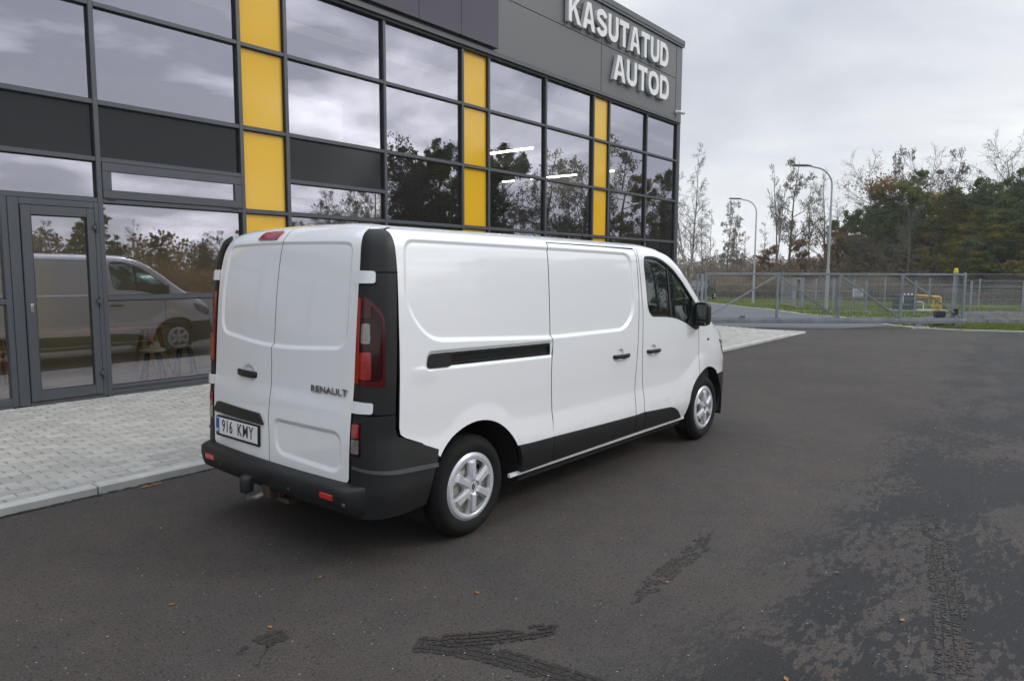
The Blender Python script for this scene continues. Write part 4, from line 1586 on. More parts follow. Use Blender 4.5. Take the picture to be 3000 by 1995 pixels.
    for (a, b2, c, e_) in ((gl-.001, gl+.012, gb, gt), (gr-.012, gr+.001, gb, gt), (gl+.012, gr-.012, gt-.012, gt+.001), (gl+.012, gr-.012, gb-.001, gb+.012)):
        w.box(a, b2, -.045, -.028, c, e_)
    w.build('glass_bead', M['gasket'], d)
    for z in (2.228, 1.330, .440):
        h = MB()
        h.box(.195, .262, -.092, -.050, z-.020, z+.032, .006)
        h.box(.222, .244, -.100, -.048, z-.058, z+.058, .008)
        h.build('door_hinge', M['frame'], d)
    h = MB()
    h.box(-.513, -.473, -.074, -.064, 1.225, 1.325, .004)
    h.lathe([(0, -.086), (.012, -.085), (.013, -.07)], 12, 'y', (-.493, 0, 1.295))
    h.build('door_lock', M['chrome'], d)
    # ---- head ledge, cladding, fascia, parapet
    w = MB()
    w.box(-12.9, 15.93, -.105, .05, T0+.020, T0+.045)
    w.box(-12.9, 15.93, -.085, .05, T0+.045, T0+.115, .004)
    w.build('head_ledge', M['frame'], b)
    MB().box(-12.9, 15.86, -.062, .05, T0-.03, T0+.018).build('head_gasket', M['gasket'], b)
    zb, zm, zt = T0+.118, 7.160, 8.120
    cu = [-12.9, -8.8, -4.7, -.6, 3.5, 7.6, 11.690, 15.655]
    for i in range(len(cu)-1):
        for (z0, z1) in ((zb, zm-.006), (zm+.006, zt)):
            MB().box(cu[i]+.012, cu[i+1]-.012, -.050, .04, z0, z1, .004).build('cladding_panel', M['clad'], b)
    MB().box(-12.9, 16.0, -.030, .03, zb, zt).build('wall_backing', M['gasket'], b)
    for x in cu[1:]:
        MB().box(x-.008, x+.008, -.046, .0, zb, zt).build('joint_strip', M['gasket'], b)
    MB().box(15.667, 16.03, -.055, .5, zb-.1, zt, .01).build('corner_cladding', M['clad'], b)
    MB().box(15.905, 16.03, -.050, .5, 0.0, zb-.102, .01).build('corner_post', M['frame'], b)
    w = MB()
    w.box(-12.95, 16.075, -.110, .35, zt+.002, zt+.150, .012)
    w.box(-12.95, 16.06, -.095, -.070, zt-.05, zt+.002)
    w.build('parapet_cap', M['frame'], b)
    fu = [7.735-1.075*k for k in range(0, 9)]
    for k in range(8):
        MB().box(fu[k+1]+.003, fu[k]-.003, -.150, -.052, 6.088, 8.10, .004).build('fascia_panel', M['fascia'], b)
    # ---- rear body of the building
    w = MB()
    w.box(-12.9, 16.03, 13.8, 14.0, 0, 8.12)
    w.box(15.85, 16.03, .5, 13.8, 0, 8.12)
    w.box(-12.9, -12.7, .1, 13.8, 0, 8.12)
    w.build('wall', M['clad'], b)
    MB().box(-12.9, 16.0, .35, 13.9, 7.85, 8.0).build('roof', M['clad'], b)
    # ---- interior that shows through the panes
    MB().box(-12.7, 15.85, .07, 13.8, .05, .15).build('interior_floor', M['inner_floor'], b)
    MB().box(-12.7, 15.85, .07, 13.8, 5.30, 5.45).build('interior_ceiling', M['inner_ceil'], b)
    MB().box(-12.7, 4.84, 4.6, 4.75, .15, 5.3).build('partition', M['inner_wall'], b)
    MB().box(4.80, 4.92, .10, 13.8, .15, 5.3).build('partition', M['inner_wall'], b)
    MB().box(-12.7, 4.80, .10, 4.6, 3.10, 3.70).build('upper_floor', M['inner_slab'], b)
    MB().box(4.92, 15.8, 13.6, 13.75, .15, 5.3).build('partition', M['inner_wall'], b)
    # boxed duct seen in the upper pane beside the second yellow strip
    MB().box(3.10, 4.28, .35, .60, 3.72, 4.45).build('meeting_cabinet', M['inner_slab'], b)
    MB().box(-.55, .38, 4.52, 4.6, 1.62, 2.15).build('notice_board', M['inner_slab'], b)
    return b


BLD = build_showroom()

# lit tubes hung under the ceiling, running into the room
for (u, y0, y1, lab) in ((10.66, 1.22, 2.72, 'lit tube lamp higher in the middle pane beside the central yellow strip'),
                         (15.35, 3.10, 4.90, 'long lit tube lamp lower behind the middle panes left of the last yellow strip'),
                         (15.35, 5.6, 6.1, 'short lit tube lamp nearest the last yellow strip on its left'),
                         (15.35, 1.75, 2.35, 'lit tube lamp behind the panes right of the last yellow strip')):
    t = MB().box(-.026, .026, y0, y1, -.02, .02).build('tube_lamp', M['tube'], None)
    t.location = bpt(u, 0, 4.70); t.rotation_euler = (0, 0, B_TH)
    setp(t, lab, 'lamp', 'lit tube lamps in the showroom')
t = MB().box(-.75, .05, -.02, .02, -.018, .018).build('tube_lamp', M['tube'], None)
t.location = bpt(0, 3.2, 2.9); t.rotation_euler = (0, 0, B_TH)
setp(t, 'lit tube lamp seen through the top of the door glass', 'lamp', 'lit tube lamps in the showroom')

# furniture behind the entrance
tb = thing('table', 'light wood trestle table behind the door glass', 'table', bpt(.55, 1.6, .15), B_TH)
MB().box(-1.25, 1.3, -.35, .35, .70, .74, .005).build('table_top', M['wood'], tb)
for x in (-.95, 1.0):
    for y in (-.28, .28):
        MB().bar((x-.14, y, 0), (x-.03, y*.6, .70), .05).build('leg', M['wood'], tb)
        MB().bar((x+.14, y, 0), (x+.03, y*.6, .70), .05).build('leg', M['wood'], tb)
for k, (x, y, lab) in enumerate(((-.35, .75, 'pale round stool left of the trestle table behind the glass'), (1.15, .65, 'pale round stool in front of the trestle table behind the large pane'), (1.75, .95, 'pale round stool at the right end of the trestle table'))):
    s = thing('stool', lab, 'stool', bpt(x, y, .15), B_TH, 'stools behind the entrance glass')
    MB().lathe([(0, .42), (.15, .42), (.17, .44), (.17, .46), (.15, .475), (0, .475)], 18, 'z').build('seat', M['stool_white'], s, smooth=True)
    for a in range(4):
        c_, s_ = math.cos(a*math.pi/2+.6), math.sin(a*math.pi/2+.6)
        MB().bar((c_*.19, s_*.19, 0), (c_*.09, s_*.09, .42), .026).build('leg', M['plastic'], s)
cp = MB().lathe([(0, 0), (.035, 0), (.045, .09), (.041, .09), (.032, .012), (0, .012)], 16, 'z').build('cup', M['stool_white'], None, smooth=True)
cp.location = bpt(.95, 1.5, .893)
setp(cp, 'white cup on the trestle table behind the glass', 'cup')
ps = MB().box(-.19, .19, -.01, .01, -.12, .12).build('poster', M['poster_red'], None)
ps.location = bpt(-.06, 4.49, 1.80); ps.rotation_euler = (0, 0, B_TH)
setp(ps, 'small red poster on the inner wall seen through the door glass', 'poster')


# ---- raised sign letters
def letter_strokes(ch, w, h, t):
    """letter as a list of filled polygons in a w x h box"""
    def stroke(pts, closed=False):
        out = []
        n = len(pts)
        m = n if closed else n-1
        polys = []
        for i in range(m):
            a, b = np.array(pts[i], float), np.array(pts[(i+1) % n], float)
            e_ = (b-a)/np.linalg.norm(b-a)
            nn = np.array([-e_[1], e_[0]])*t/2
            polys.append([tuple(a-nn), tuple(b-nn), tuple(b+nn), tuple(a+nn)])
        return polys

    def curve(pts):
        """ribbon of even width along a polyline with mitred joints"""
        P = np.array(pts, float)
        L, Rr = [], []
        for i in range(len(P)):
            d = P[min(i+1, len(P)-1)]-P[max(i-1, 0)]
            d /= np.linalg.norm(d)
            nn = np.array([-d[1], d[0]])*t/2
            L.append(tuple(P[i]+nn)); Rr.append(tuple(P[i]-nn))
        return L, Rr
    h2 = t/2
    if ch == 'T':
        return 'poly', [(0, h-t), (w/2-h2, h-t), (w/2-h2, 0), (w/2+h2, 0), (w/2+h2, h-t), (w, h-t), (w, h), (0, h)], []
    if ch == 'K':
        return 'poly', [(0, 0), (t, 0), (t, h*.30), (t+.07*w, h*.40), (w-t*1.22, 0), (w, 0), (w*.42, h*.60)][:0] + [(0, 0), (t, 0), (t, h*.33), (w*.37, h*.47), (w-t*1.2, 0), (w, 0), (w*.54, h*.62), (w*.97, h), (w-t*1.22, h), (t, h*.53), (t, h), (0, h)], []
    if ch == 'A':
        k = t*1.08
        return 'poly', [(0, 0), (k, 0), (k+.10*w, h*.22), (w-k-.10*w, h*.22), (w-k, 0), (w, 0), (w/2+k*.62, h), (w/2-k*.62, h)], [[(w*.5-.165*w, h*.38), (w*.5+.165*w, h*.38), (w*.5, h*.80)]]
    if ch == 'U':
        o = [(0, h), (0, h*.30)]+[(w/2+w/2*math.cos(a), h*.32+h*.32*math.sin(a)) for a in np.linspace(math.pi, 2*math.pi, 15)]+[(w, h), (w-t, h)]
        o += [(w/2+(w/2-t)*math.cos(a), h*.33+(h*.33-t)*math.sin(a)) for a in np.linspace(2*math.pi, math.pi, 15)]+[(t, h)]
        return 'poly', o, []
    if ch == 'O':
        o = [(w/2+w/2*math.copysign(abs(math.cos(a))**.85, math.cos(a)), h/2+h/2*math.copysign(abs(math.sin(a))**.85, math.sin(a))) for a in np.linspace(0, 2*math.pi, 33)[:-1]]
        i_ = [(w/2+(w/2-t)*math.copysign(abs(math.cos(a))**.85, math.cos(a)), h/2+(h/2-t)*math.copysign(abs(math.sin(a))**.85, math.sin(a))) for a in np.linspace(0, 2*math.pi, 33)[:-1]]
        return 'poly', o, [i_]
    if ch == 'D':
        r = h*.42
        o = [(0, 0), (w*.40, 0)]+[(w-r*.95+r*.95*math.cos(a), r+r*math.sin(a)) for a in np.linspace(-math.pi/2, 0, 9)]+[(w-r*.95+r*.95*math.cos(a), h-r+r*math.sin(a)) for a in np.linspace(0, math.pi/2, 9)]+[(w*.40, h), (0, h)]
        q = r-t
        i_ = [(t, t)]+[(w-t-q*.95+q*.95*math.cos(a), t+q+q*math.sin(a)) for a in np.linspace(-math.pi/2, 0, 9)]+[(w-t-q*.95+q*.95*math.cos(a), h-t-q+q*math.sin(a)) for a in np.linspace(0, math.pi/2, 9)]+[(t, h-t)]
        return 'poly', o, [i_]
    if ch == 'S':
        r1, r2 = (w-t)/2, (h-t)/4
        cxm = w/2
        pts = [(cxm+r1*math.cos(a), h-h2-r2+r2*math.sin(a)) for a in np.linspace(R(12), R(180), 13)]
        pts += [(cxm-r1*.93, h-h2-r2*1.45), (cxm-r1*.55, h*.555), (cxm, h*.5), (cxm+r1*.55, h*.445), (cxm+r1*.93, h2+r2*1.45)]
        pts += [(cxm+r1*math.cos(a), h2+r2+r2*math.sin(a)) for a in np.linspace(R(0), R(-168), 13)]
        L, Rr = curve(pts)
        return 'poly', L+Rr[::-1], []


def solid_letter(name, ch, w, h, t, dep, parent, mat, side):
    _, o, holes = letter_strokes(ch, w, h, t)
    loops = [o]+holes
    pts, edges, k = [], [], 0
    for L in loops:
        pts += [Vector(p) for p in L]
        edges += [(k+i, k+(i+1) % len(L)) for i in range(len(L))]
        k += len(L)
    r = delaunay_2d_cdt(pts, edges, [], 0, 1e-6)
    V2 = np.array([(v.x, v.y) for v in r[0]])
    T = np.array([f for f in r[2] if len(f) == 3])
    c = V2[T].mean(1)
    ok = sd_rrect(c[:, 0], c[:, 1], o) < 0
    for hh in holes:
        ok &= sd_rrect(c[:, 0], c[:, 1], hh) > 0
    T = T[ok]
    n = len(V2)
    V = [(x, -dep, z) for x, z in V2]+[(x, 0, z) for x, z in V2]
    F = [tuple(f) for f in T]+[tuple(i+n for i in f[::-1]) for f in T]
    nf = len(F)
    for L in loops:
        q = len(V)
        m = len(L)
        V += [(x, -dep, z) for x, z in L]+[(x, 0, z) for x, z in L]
        F += [(q+i, q+(i+1) % m, q+m+(i+1) % m, q+m+i) for i in range(m)]
    ob = raw_mesh(name, V, F, mat, parent)
    bm = bmesh.new(); bm.from_mesh(ob.data)
    bmesh.ops.remove_doubles(bm, verts=bm.verts, dist=1e-5)
    bmesh.ops.recalc_face_normals(bm, faces=bm.faces)
    bm.to_mesh(ob.data); bm.free()
    ob.data.materials.append(side)
    for p in ob.data.polygons:
        p.material_index = 0 if p.normal.y < -.9 else 1
    return ob


for word, ul, ur, zb_, hcap, lab in (('KASUTATUD', 10.135, 14.945, 7.262, .615, 'raised white letters KASUTATUD near the top corner of the showroom'),
                                     ('AUTOD', 12.085, 15.015, 6.400, .615, 'raised white letters AUTOD below the longer word on the showroom')):
    sg = thing('sign_lettering', lab, 'sign', bpt(0, -.062, 0), B_TH, 'raised white sign words')
    wid = {'K': 1.02, 'A': 1.06, 'S': .94, 'U': .94, 'T': .90, 'D': .96, 'O': 1.06}
    gap = .13
    tot = sum(wid[c] for c in word)+gap*(len(word)-1)
    sc = (ur-ul)/tot
    x = ul
    for ch in word:
        o = solid_letter('letter', ch, wid[ch]*sc, hcap, .128, .10, sg, M['letter'], M['letter_side'])
        o.location = (x, 0, zb_)
        x += (wid[ch]+gap)*sc
    MB().box(ul+.1, ur-.1, -.004, .010, zb_+.16, zb_+.20).build('mounting_rail', M['clad'], sg)
    MB().box(ul+.1, ur-.1, -.004, .010, zb_+.42, zb_+.46).build('mounting_rail', M['clad'], sg)

sc_ = thing('security_camera', 'small white security camera under the cladding at the far corner', 'camera', bpt(15.70, -.055, 6.235), B_TH)
MB().lathe([(0, -.05), (.045, -.05), (.055, -.03), (.055, 0)], 14, 'y').build('mount', M['letter'], sc_, smooth=True)
MB().tube([(0, -.05, 0), (.05, -.10, -.005), (.15, -.16, -.02)], [.03, .05, .05], 12).build('camera_body', M['letter'], sc_, smooth=True)
MB().tube([(.150, -.160, -.02), (.168, -.171, -.0225)], [.042, .040], 12).build('lens', M['gasket'], sc_)


# ------------------------------------------------------------------ ground, pavement, kerb
def flat(name, poly, z, mat, kind='structure', thick=0.0):
    V = [(x, y, z) for x, y in poly]
    n = len(V)
    me = bpy.data.meshes.new(name)
    me.from_pydata(V, [], [tuple(range(n))])
    me.update()
    if me.polygons[0].normal.z < 0:
        me.flip_normals()
    o = link_mesh(name, me, mat)
    return setp(o, kind=kind)


def zg(x, y):
    """beyond the gate the land falls away gently"""
    d = np.hypot(np.asarray(x, float)-camx, np.asarray(y, float)-camy)
    return -.0255*np.clip(d-34, 0, 34)


camx, camy = -3.275, -3.9618
V, F = [], []
rings = [0.5, 10, 20, 34, 44, 54, 64, 68, 80, 120, 250, 600, 1500]
NS = 72
for r in rings:
    for k in range(NS):
        x, y = camx+r*math.cos(2*math.pi*k/NS), camy+r*math.sin(2*math.pi*k/NS)
        V.append((x, y, float(zg(x, y))-.012))
for i in range(len(rings)-1):
    for k in range(NS):
        F.append((i*NS+k, (i+1)*NS+k, (i+1)*NS+(k+1) % NS, i*NS+(k+1) % NS))
F.append(tuple(range(NS)))
g = setp(raw_mesh('ground', V, F, M['field'], None, smooth=True), kind='structure')
yard = flat('asphalt_yard', [(-40, -44), (21.9, -44), (24.5, -8), (26, 2), (26, 12), (16, 14), (16, 5.55), (-40, 5.0)], 0.0, M['asphalt'])


def kerb_y(x):
    return 1.862+.0225*(x+1.9)


pave = thing('pavement', None, None)
setp(pave, kind='structure')
PX0, PX1 = -12.0, 16.9


def pave_z(x, y):
    return .060+.080*np.clip((y-kerb_y(x)-.12)/3.55, 0, 1)


V, F = [], []
xs = np.linspace(PX0, PX1, 30)
for x in xs:
    yb = B_D+x*math.sin(B_TH)+.05 if x < 16.0 else 9.0
    for t in (0, 1):
        y = kerb_y(x)+.115 if t == 0 else yb
        V.append((x, y, float(pave_z(x, y))-.008))
for i in range(len(xs)-1):
    F.append((2*i, 2*i+2, 2*i+3, 2*i+1))
raw_mesh('paving_bed', V, F, M['joint'], pave)

# paving stones: 200 x 100 mm in stretcher bond, rows along the building
L_, W_, G_ = .2, .1, .0055


def paver_template(j=0):
    b = MB()
    b.box(-L_/2+G_/2, L_/2-G_/2, -W_/2+G_/2, W_/2-G_/2, -.03, 0.0, .006)
    return b


near, far_ = [], []
rows = int(3.62/W_)+1
ca, sa = math.cos(.0200), math.sin(.0200)
for r in range(rows):
    for k in range(int((PX1-PX0)/L_)):
        lx = PX0+(k+.5+(.5 if r % 2 else 0))*L_
        y0 = kerb_y(lx)+.118+(r+.5)*W_
        if y0 > B_D+lx*math.sin(B_TH)-.055 and lx < 16.1:
            continue
        if lx > PX1-.1:
            continue
        dz = float(rng.normal(0, .0012))
        it = (lx, y0, float(pave_z(lx, y0))+dz, float(rng.normal(0, .012)), float(rng.normal(0, .008)))
        # what the photograph shows: left of the van, in front of the entrance, and the far end past the bonnet
        d = math.hypot(lx-camx, y0-camy)
        vis = -1.9 < lx < .55 and y0 < 5.6
        near.append((d if vis else d+100, it))
near.sort(key=lambda a: a[0])
pm = None
tilt = math.atan(.0225)
for i, (d, it) in enumerate(near[:300]):
    if pm is None:
        o = paver_template().build('paving_stone', M['paver'], pave)
        pm = o.data
    else:
        o = link_mesh('paving_stone', pm, None, pave)
    o.location = it[:3]
    o.rotation_euler = (it[3], it[4], .0225)
tv = np.array(paver_template().V); tf = paver_template().F
Vs, Fs = [], []
for j, (d, it) in enumerate(near[300:]):
    c_, s_ = math.cos(.0225), math.sin(.0225)
    P = tv.copy()
    P[:, 2] += it[3]*P[:, 1]-it[4]*P[:, 0]
    X = P[:, 0]*c_-P[:, 1]*s_+it[0]
    Y = P[:, 0]*s_+P[:, 1]*c_+it[1]
    o = len(Vs)*24
    Vs.append(np.stack([X, Y, P[:, 2]+it[2]], 1))
    Fs += [tuple(i+o for i in f) for f in tf if not all(tv[i, 2] < -.02 for i in f)]
me = bpy.data.meshes.new('paving_stones')
me.from_pydata(np.concatenate(Vs).tolist(), [], Fs)
me.update()
setp(link_mesh('paving_stones', me, M['paver'], pave), kind='stuff')

kerb = thing('kerb', None, None)
setp(kerb, kind='structure')
x = PX0
ki = 0
ln = 1.0
off = -1.23-math.floor((-1.23-PX0)/ln)*ln
x = off-ln
kerb_me = {}
while x < PX1+.2:
    a, b2 = x+.004, min(x+ln-.004, PX1+.25)
    h = .066 if x < PX1-1.3 else .05
    key = (round(b2-a, 3), h)
    o = MB().box(a-x, b2-x, 0, .113, -.15, h, .010).build('kerb_stone', M['kerb'], kerb)
    o.location = (x, kerb_y(x), float(rng.normal(0, .0012)))
    o.rotation_euler = (0, 0, .0225+float(rng.normal(0, .002)))
    x += ln
# the far end of the pavement: a flush edging that turns toward the building
for k in range(7):
    o = MB().box(0, .99, 0, .113, -.15, .052-.0*k, .008).build('kerb_stone', M['kerb'], kerb)
    o.location = (PX1+.28-.05*k, kerb_y(PX1)+.10+k*1.0, .0)
    o.rotation_euler = (0, 0, math.pi/2+.05)

# lawn beyond the gate and the access road edge
lawn_poly = [(22.64, 1.75), (23.7, 2.55), (24.87, 3.47), (25.58, 4.98), (27.78, 6.78), (30.7, 9.26), (36.5, 13.12), (46, 19.5), (58, 27.5), (70, 34), (78, 20), (76, 4), (66, -30), (24.0, -30), (22.9, -8), (21.75, -2.37), (21.2, -.9), (21.15, .2), (21.6, .9)]
setp(patch('lawn', lawn_poly, lambda a, b: (a, b, zg(a, b)+.030), M['lawn'], None, step=1.6, lip=0, ref=(0, 0, -500)), kind='structure')
road_poly = [(19.2, 2.0), (22.0, 1.0), (22.7, 1.85), (24.87, 3.55), (25.58, 5.05), (27.78, 6.9), (30.7, 9.4), (36.5, 13.25), (46, 19.65), (58, 27.7), (70, 34.2), (66, 46), (40, 36), (26, 18), (17.2, 7.0), (17.25, 5.4)]
setp(patch('access_road', road_poly, lambda a, b: (a, b, zg(a, b)+.010), M['asphalt_new'], None, step=1.6, lip=0, ref=(0, 0, -500)), kind='structure')
# pale concrete edging that follows the lawn
edge = thing('lawn_edging', None, None)
setp(edge, kind='structure')
path = [(22.5, -8), (21.70, -2.4), (21.10, -.9), (21.08, .25), (21.6, .98), (22.62, 1.80), (23.7, 2.60), (24.85, 3.52), (25.55, 5.02), (27.75, 6.84), (30.67, 9.32), (36.45, 13.2), (45.95, 19.58), (57.9, 27.6)]
for a, b2 in zip(path[:-1], path[1:]):
    va, vb = Vector((*a, 0)), Vector((*b2, 0))
    n = max(1, int((vb-va).length/1.0))
    for i in range(n):
        p, q = va.lerp(vb, i/n), va.lerp(vb, (i+1)/n)
        p.z, q.z = float(zg(p.x, p.y)), float(zg(q.x, q.y))
        d = (q-p).normalized()*.006
        m = MB().bar(p+d+Vector((0, 0, .005)), q-d+Vector((0, 0, .005)), .10, .075)
        m.build('edging_stone', M['kerb'], edge)
# concrete pad under the gate rollers
setp(MB().box(-.3, 2.4, -.28, .28, -.1, .045, .01).build('concrete_pad', M['concrete'], None), kind='structure')
bpy.data.objects['concrete_pad'].location = (21.35, .30, 0)
bpy.data.objects['concrete_pad'].rotation_euler = (0, 0, math.atan2(-.769, .639))


# tyre marks left by wet wheels: ribs of tread with ragged shoulders
def tyre_track(name, pts, width, z=.003, fade=(0.0, 0.0), seed=1, ribs=4, drop=.04, mat='tyre_mark'):
    rg = np.random.default_rng(seed)
    P = np.array(pts, float)
    # Catmull-Rom
    Q = []
    E_ = np.concatenate([[2*P[0]-P[1]], P, [2*P[-1]-P[-2]]])
    for i in range(1, len(E_)-2):
        for t in np.linspace(0, 1, 24)[:-1]:
            a, b, c, d = E_[i-1:i+3]
            Q.append(.5*((2*b)+(c-a)*t+(2*a-5*b+4*c-d)*t*t+(3*b-a-3*c+d)*t**3))
    Q = np.array(Q)
    s = np.concatenate([[0], np.cumsum(np.linalg.norm(np.diff(Q, axis=0), axis=1))])
    n = int(s[-1]/.012)
    ss = np.linspace(0, s[-1], n)
    Q = np.stack([np.interp(ss, s, Q[:, 0]), np.interp(ss, s, Q[:, 1])], 1)
    T = np.gradient(Q, axis=0); T /= np.linalg.norm(T, axis=1)[:, None]
    N = np.stack([-T[:, 1], T[:, 0]], 1)
    V, F = [], []
    gapw = width*.035
    cols = np.linspace(-width/2, width/2, ribs+1)
    for r in range(ribs):
        c0, c1 = cols[r]+gapw/2, cols[r+1]-gapw/2
        outer0, outer1 = r == 0, r == ribs-1
        wv_ = np.convolve(rg.normal(0, 1, n+30), np.ones(7)/7, 'same')[:n]*2.6
        for i in range(n-1):
            f = i/n
            sub = 3
            p = drop+fade[0]*max(0, 1-f*3)+fade[1]*max(0, (f-.55)/.45)
            if drop > 0 and wv_[i] > 2.3-3.6*p-(.6 if (outer0 or outer1) else 0):
                continue
            j0 = abs(rg.normal(0, .010)) if outer0 else abs(rg.normal(0, .0015))
            j1 = abs(rg.normal(0, .010)) if outer1 else abs(rg.normal(0, .0015))
            if outer0 and i % 4 == 0: j0 += .010
            if outer1 and i % 4 == 0: j1 += .010
            e0, e1 = c0+j0*.7, c1-j1*.7
            for q_ in range(sub):
                if rg.random() < .05+.45*p:
                    continue
                h0, h1 = e0+(e1-e0)*q_/sub, e0+(e1-e0)*(q_+1)/sub
                o = len(V)
                for (k, cc) in ((i, h0), (i, h1), (i+1, h1), (i+1, h0)):
                    qq = Q[k]+N[k]*cc
                    V.append((qq[0], qq[1], z))
                F.append((o, o+1, o+2, o+3))
    o = raw_mesh(name, V, F, M[mat])
    return setp(o, kind='structure')


tyre_track('tyre_mark', [(-1.15, -1.62), (-1.06, -1.78), (-.98, -2.0), (-.94, -2.2), (-.90, -2.42), (-.86, -2.7), (-.84, -3.0)], .155, seed=2, fade=(.1, .5))
tyre_track('tyre_mark', [(-1.05, -1.70), (-.86, -1.87), (-.70, -1.98), (-.56, -2.06)], .135, z=.006, seed=3, fade=(0, .6), drop=.12)
tyre_track('tyre_mark', [(-.30, -2.18), (-.05, -2.17), (.2, -2.15), (.45, -2.14), (.74, -2.13), (1.0, -2.08), (1.35, -1.97)], .14, seed=4, fade=(1.2, .9), drop=.24, mat='tyre_mark_faint')
tyre_track('tyre_mark', [(2.6, -3.10), (1.76, -3.29), (1.08, -3.43), (.56, -3.53), (.0, -3.62), (-.5, -3.68)], .17, seed=5, fade=(.8, .1), drop=.22, ribs=4, mat='tyre_mark_faint')
tyre_track('tyre_mark', [(-1.485, -1.075), (-1.56, -1.06), (-1.62, -1.065)], .14, seed=6, ribs=3, drop=0)
tyre_track('tyre_mark', [(-1.60, -1.11), (-1.66, -1.165), (-1.725, -1.225)], .016, seed=7, ribs=1, drop=0)
tyre_track('tyre_mark', [(-1.655, -1.03), (-1.70, -1.06), (-1.73, -1.075)], .045, seed=8, ribs=1, drop=.25)

# leaves blown against the kerb
Vv = []
for i in range(46):
    cx_, cy_ = rng.normal(-.87, .07), rng.normal(1.795, .012)
    a = rng.uniform(0, 6.28); l = rng.uniform(.008, .02); w = l*rng.uniform(.25, .5)
    for (p, q) in ((-l, 0), (0, -w), (l, 0), (0, w)):
        Vv.append((cx_+p*math.cos(a)-q*math.sin(a), cy_+p*math.sin(a)+q*math.cos(a), .004+rng.uniform(0, .008)))
setp(quads_mesh('fallen_leaves', np.array(Vv), 46, M['leaf_litter']), kind='stuff')
# dirt and grit gathered along the foot of the kerb
Vv, nn_ = [], 2600
for i in range(nn_):
    cx_ = rng.uniform(-7, 16.5)
    cy_ = kerb_y(cx_)-abs(rng.normal(0, .012+.014*(math.sin(cx_*2.3)+math.sin(cx_*5.1)+2)/4))-.002
    a = rng.uniform(0, 6.28); l = rng.uniform(.006, .022)
    z_ = .0035+rng.uniform(0, .004)
    for (p, q) in ((-l*1.6, -l*.4), (l*.3, -l*.6), (l*1.5, l*.2), (-l*.4, l*.5)):
        Vv.append((cx_+p, min(cy_+q, kerb_y(cx_)+.002), z_))
setp(quads_mesh('gutter_dirt', np.array(Vv), nn_, M['dirt']), kind='stuff')
# a few pale leaves lying about on the paving and the yard
Vv, nn_ = [], 70
for i in range(nn_):
    cx_, cy_ = rng.uniform(-3, 9), rng.uniform(-6, 5.3)
    z_ = .006 if cy_ < kerb_y(cx_) else float(pave_z(cx_, cy_))+.006
    if kerb_y(cx_) <= cy_ < kerb_y(cx_)+.12:
        continue
    a = rng.uniform(0, 6.28); l = rng.uniform(.010, .022)
    for (p, q) in ((-l, 0), (0, -l*.5), (l, 0), (0, l*.5)):
        Vv.append((cx_+p*math.cos(a)-q*math.sin(a), cy_+p*math.sin(a)+q*math.cos(a), z_+rng.uniform(0, .004)))
setp(quads_mesh('scattered_leaves', np.array(Vv), len(Vv)//4, M['leaf_litter']), kind='stuff')
# bright grit and small debris on the asphalt
Vv = []
n = 900
for i in range(n):
    d = rng.uniform(1.8, 9); a = rng.uniform(R(2), R(76))
    cx_, cy_ = camx+d*math.cos(a), camy+d*math.sin(a)
    l = rng.uniform(.0012, .0035)
    for (p, q) in ((-l, -l*.6), (l, -l), (l*.8, l), (-l, l*.7)):
        Vv.append((cx_+p, cy_+q, .0035))
setp(quads_mesh('grit', np.array(Vv), n, simple('pale_grit', (.38, .37, .34), .7)), kind='stuff')


# ------------------------------------------------------------------ sliding gate and fences
GD = Vector((.639, -.769, 0)).normalized()        # along the gate
GN = Vector((.769, .639, 0)).normalized()         # away from the camera
G_ANG = math.atan2(GD.y, GD.x)
GO = GN*16.542                                    # foot of the gate line


def gpt(a, b=0.0, z=0.0):
    return GO+GD*a+GN*b+Vector((0, 0, z))


gate = thing('sliding_gate', 'long galvanised sliding gate with diagonal braces across the yard exit', 'gate', gpt(0), G_ANG)
A0, A1, ZB, ZT_ = 6.84, 14.80, .15, 1.675
MB().box(A0, A1, -.03, .03, ZT_-.06, ZT_, .004).build('top_beam', M['galv_d'], gate)
MB().box(A0-.1, A1+.05, -.07, .07, ZB, ZB+.125, .012).build('bottom_beam', M['galv_d'], gate)
MB().box(A0-.1, A1+.05, -.03, .03, ZB+.127, ZB+.165, .004).build('bottom_rail', M['galv_d'], gate)
for a in (A0+.035, 9.065, 10.955, 12.855, A1-.035):
    MB().box(a-.035, a+.035, -.032, .032, ZB+.167, ZT_-.062, .004).build('upright', M['galv_d'], gate)
for (a, za, b_, zb2) in ((A0+.08, .33, 9.02, 1.58), (9.11, 1.58, 10.91, .34), (11.0, 1.58, 12.81, .34), (12.90, 1.58, A1-.08, .33)):
    MB().bar((a, .0, za), (b_, .0, zb2), .05, .045).build('brace', M['galv_d'], gate)


def wire_panel(name, parent, a0, a1, z0, z1, dv, dh, y=.0, r=.0025, double=True):
    V, F = [], []
    def wire(p, q, rr):
        d = np.array(q)-np.array(p)
        o = len(V)
        if abs(d[0]) > abs(d[2]):
            tri = [(0, -rr, -rr*.6), (0, rr, -rr*.6), (0, 0, rr)]
        else:
            tri = [(-rr, -rr*.6, 0), (rr, -rr*.6, 0), (0, rr, 0)]
        for c in (p, q):
            for t in tri:
                V.append((c[0]+t[0], c[1]+t[1], c[2]+t[2]))
        for i in range(3):
            F.append((o+i, o+(i+1) % 3, o+3+(i+1) % 3, o+3+i))
    for a in np.arange(a0, a1, dv):
        wire((a, y, z0), (a, y, z1), r)
    for z in np.arange(z0, z1+.001, dh):
        wire((a0, y+.006, z), (a1, y+.006, z), r*1.15)
        if double:
            wire((a0, y-.006, z), (a1, y-.006, z), r*1.15)
    o = raw_mesh(name, V, F, M['wire'], parent)
    return setp(o, kind='stuff')


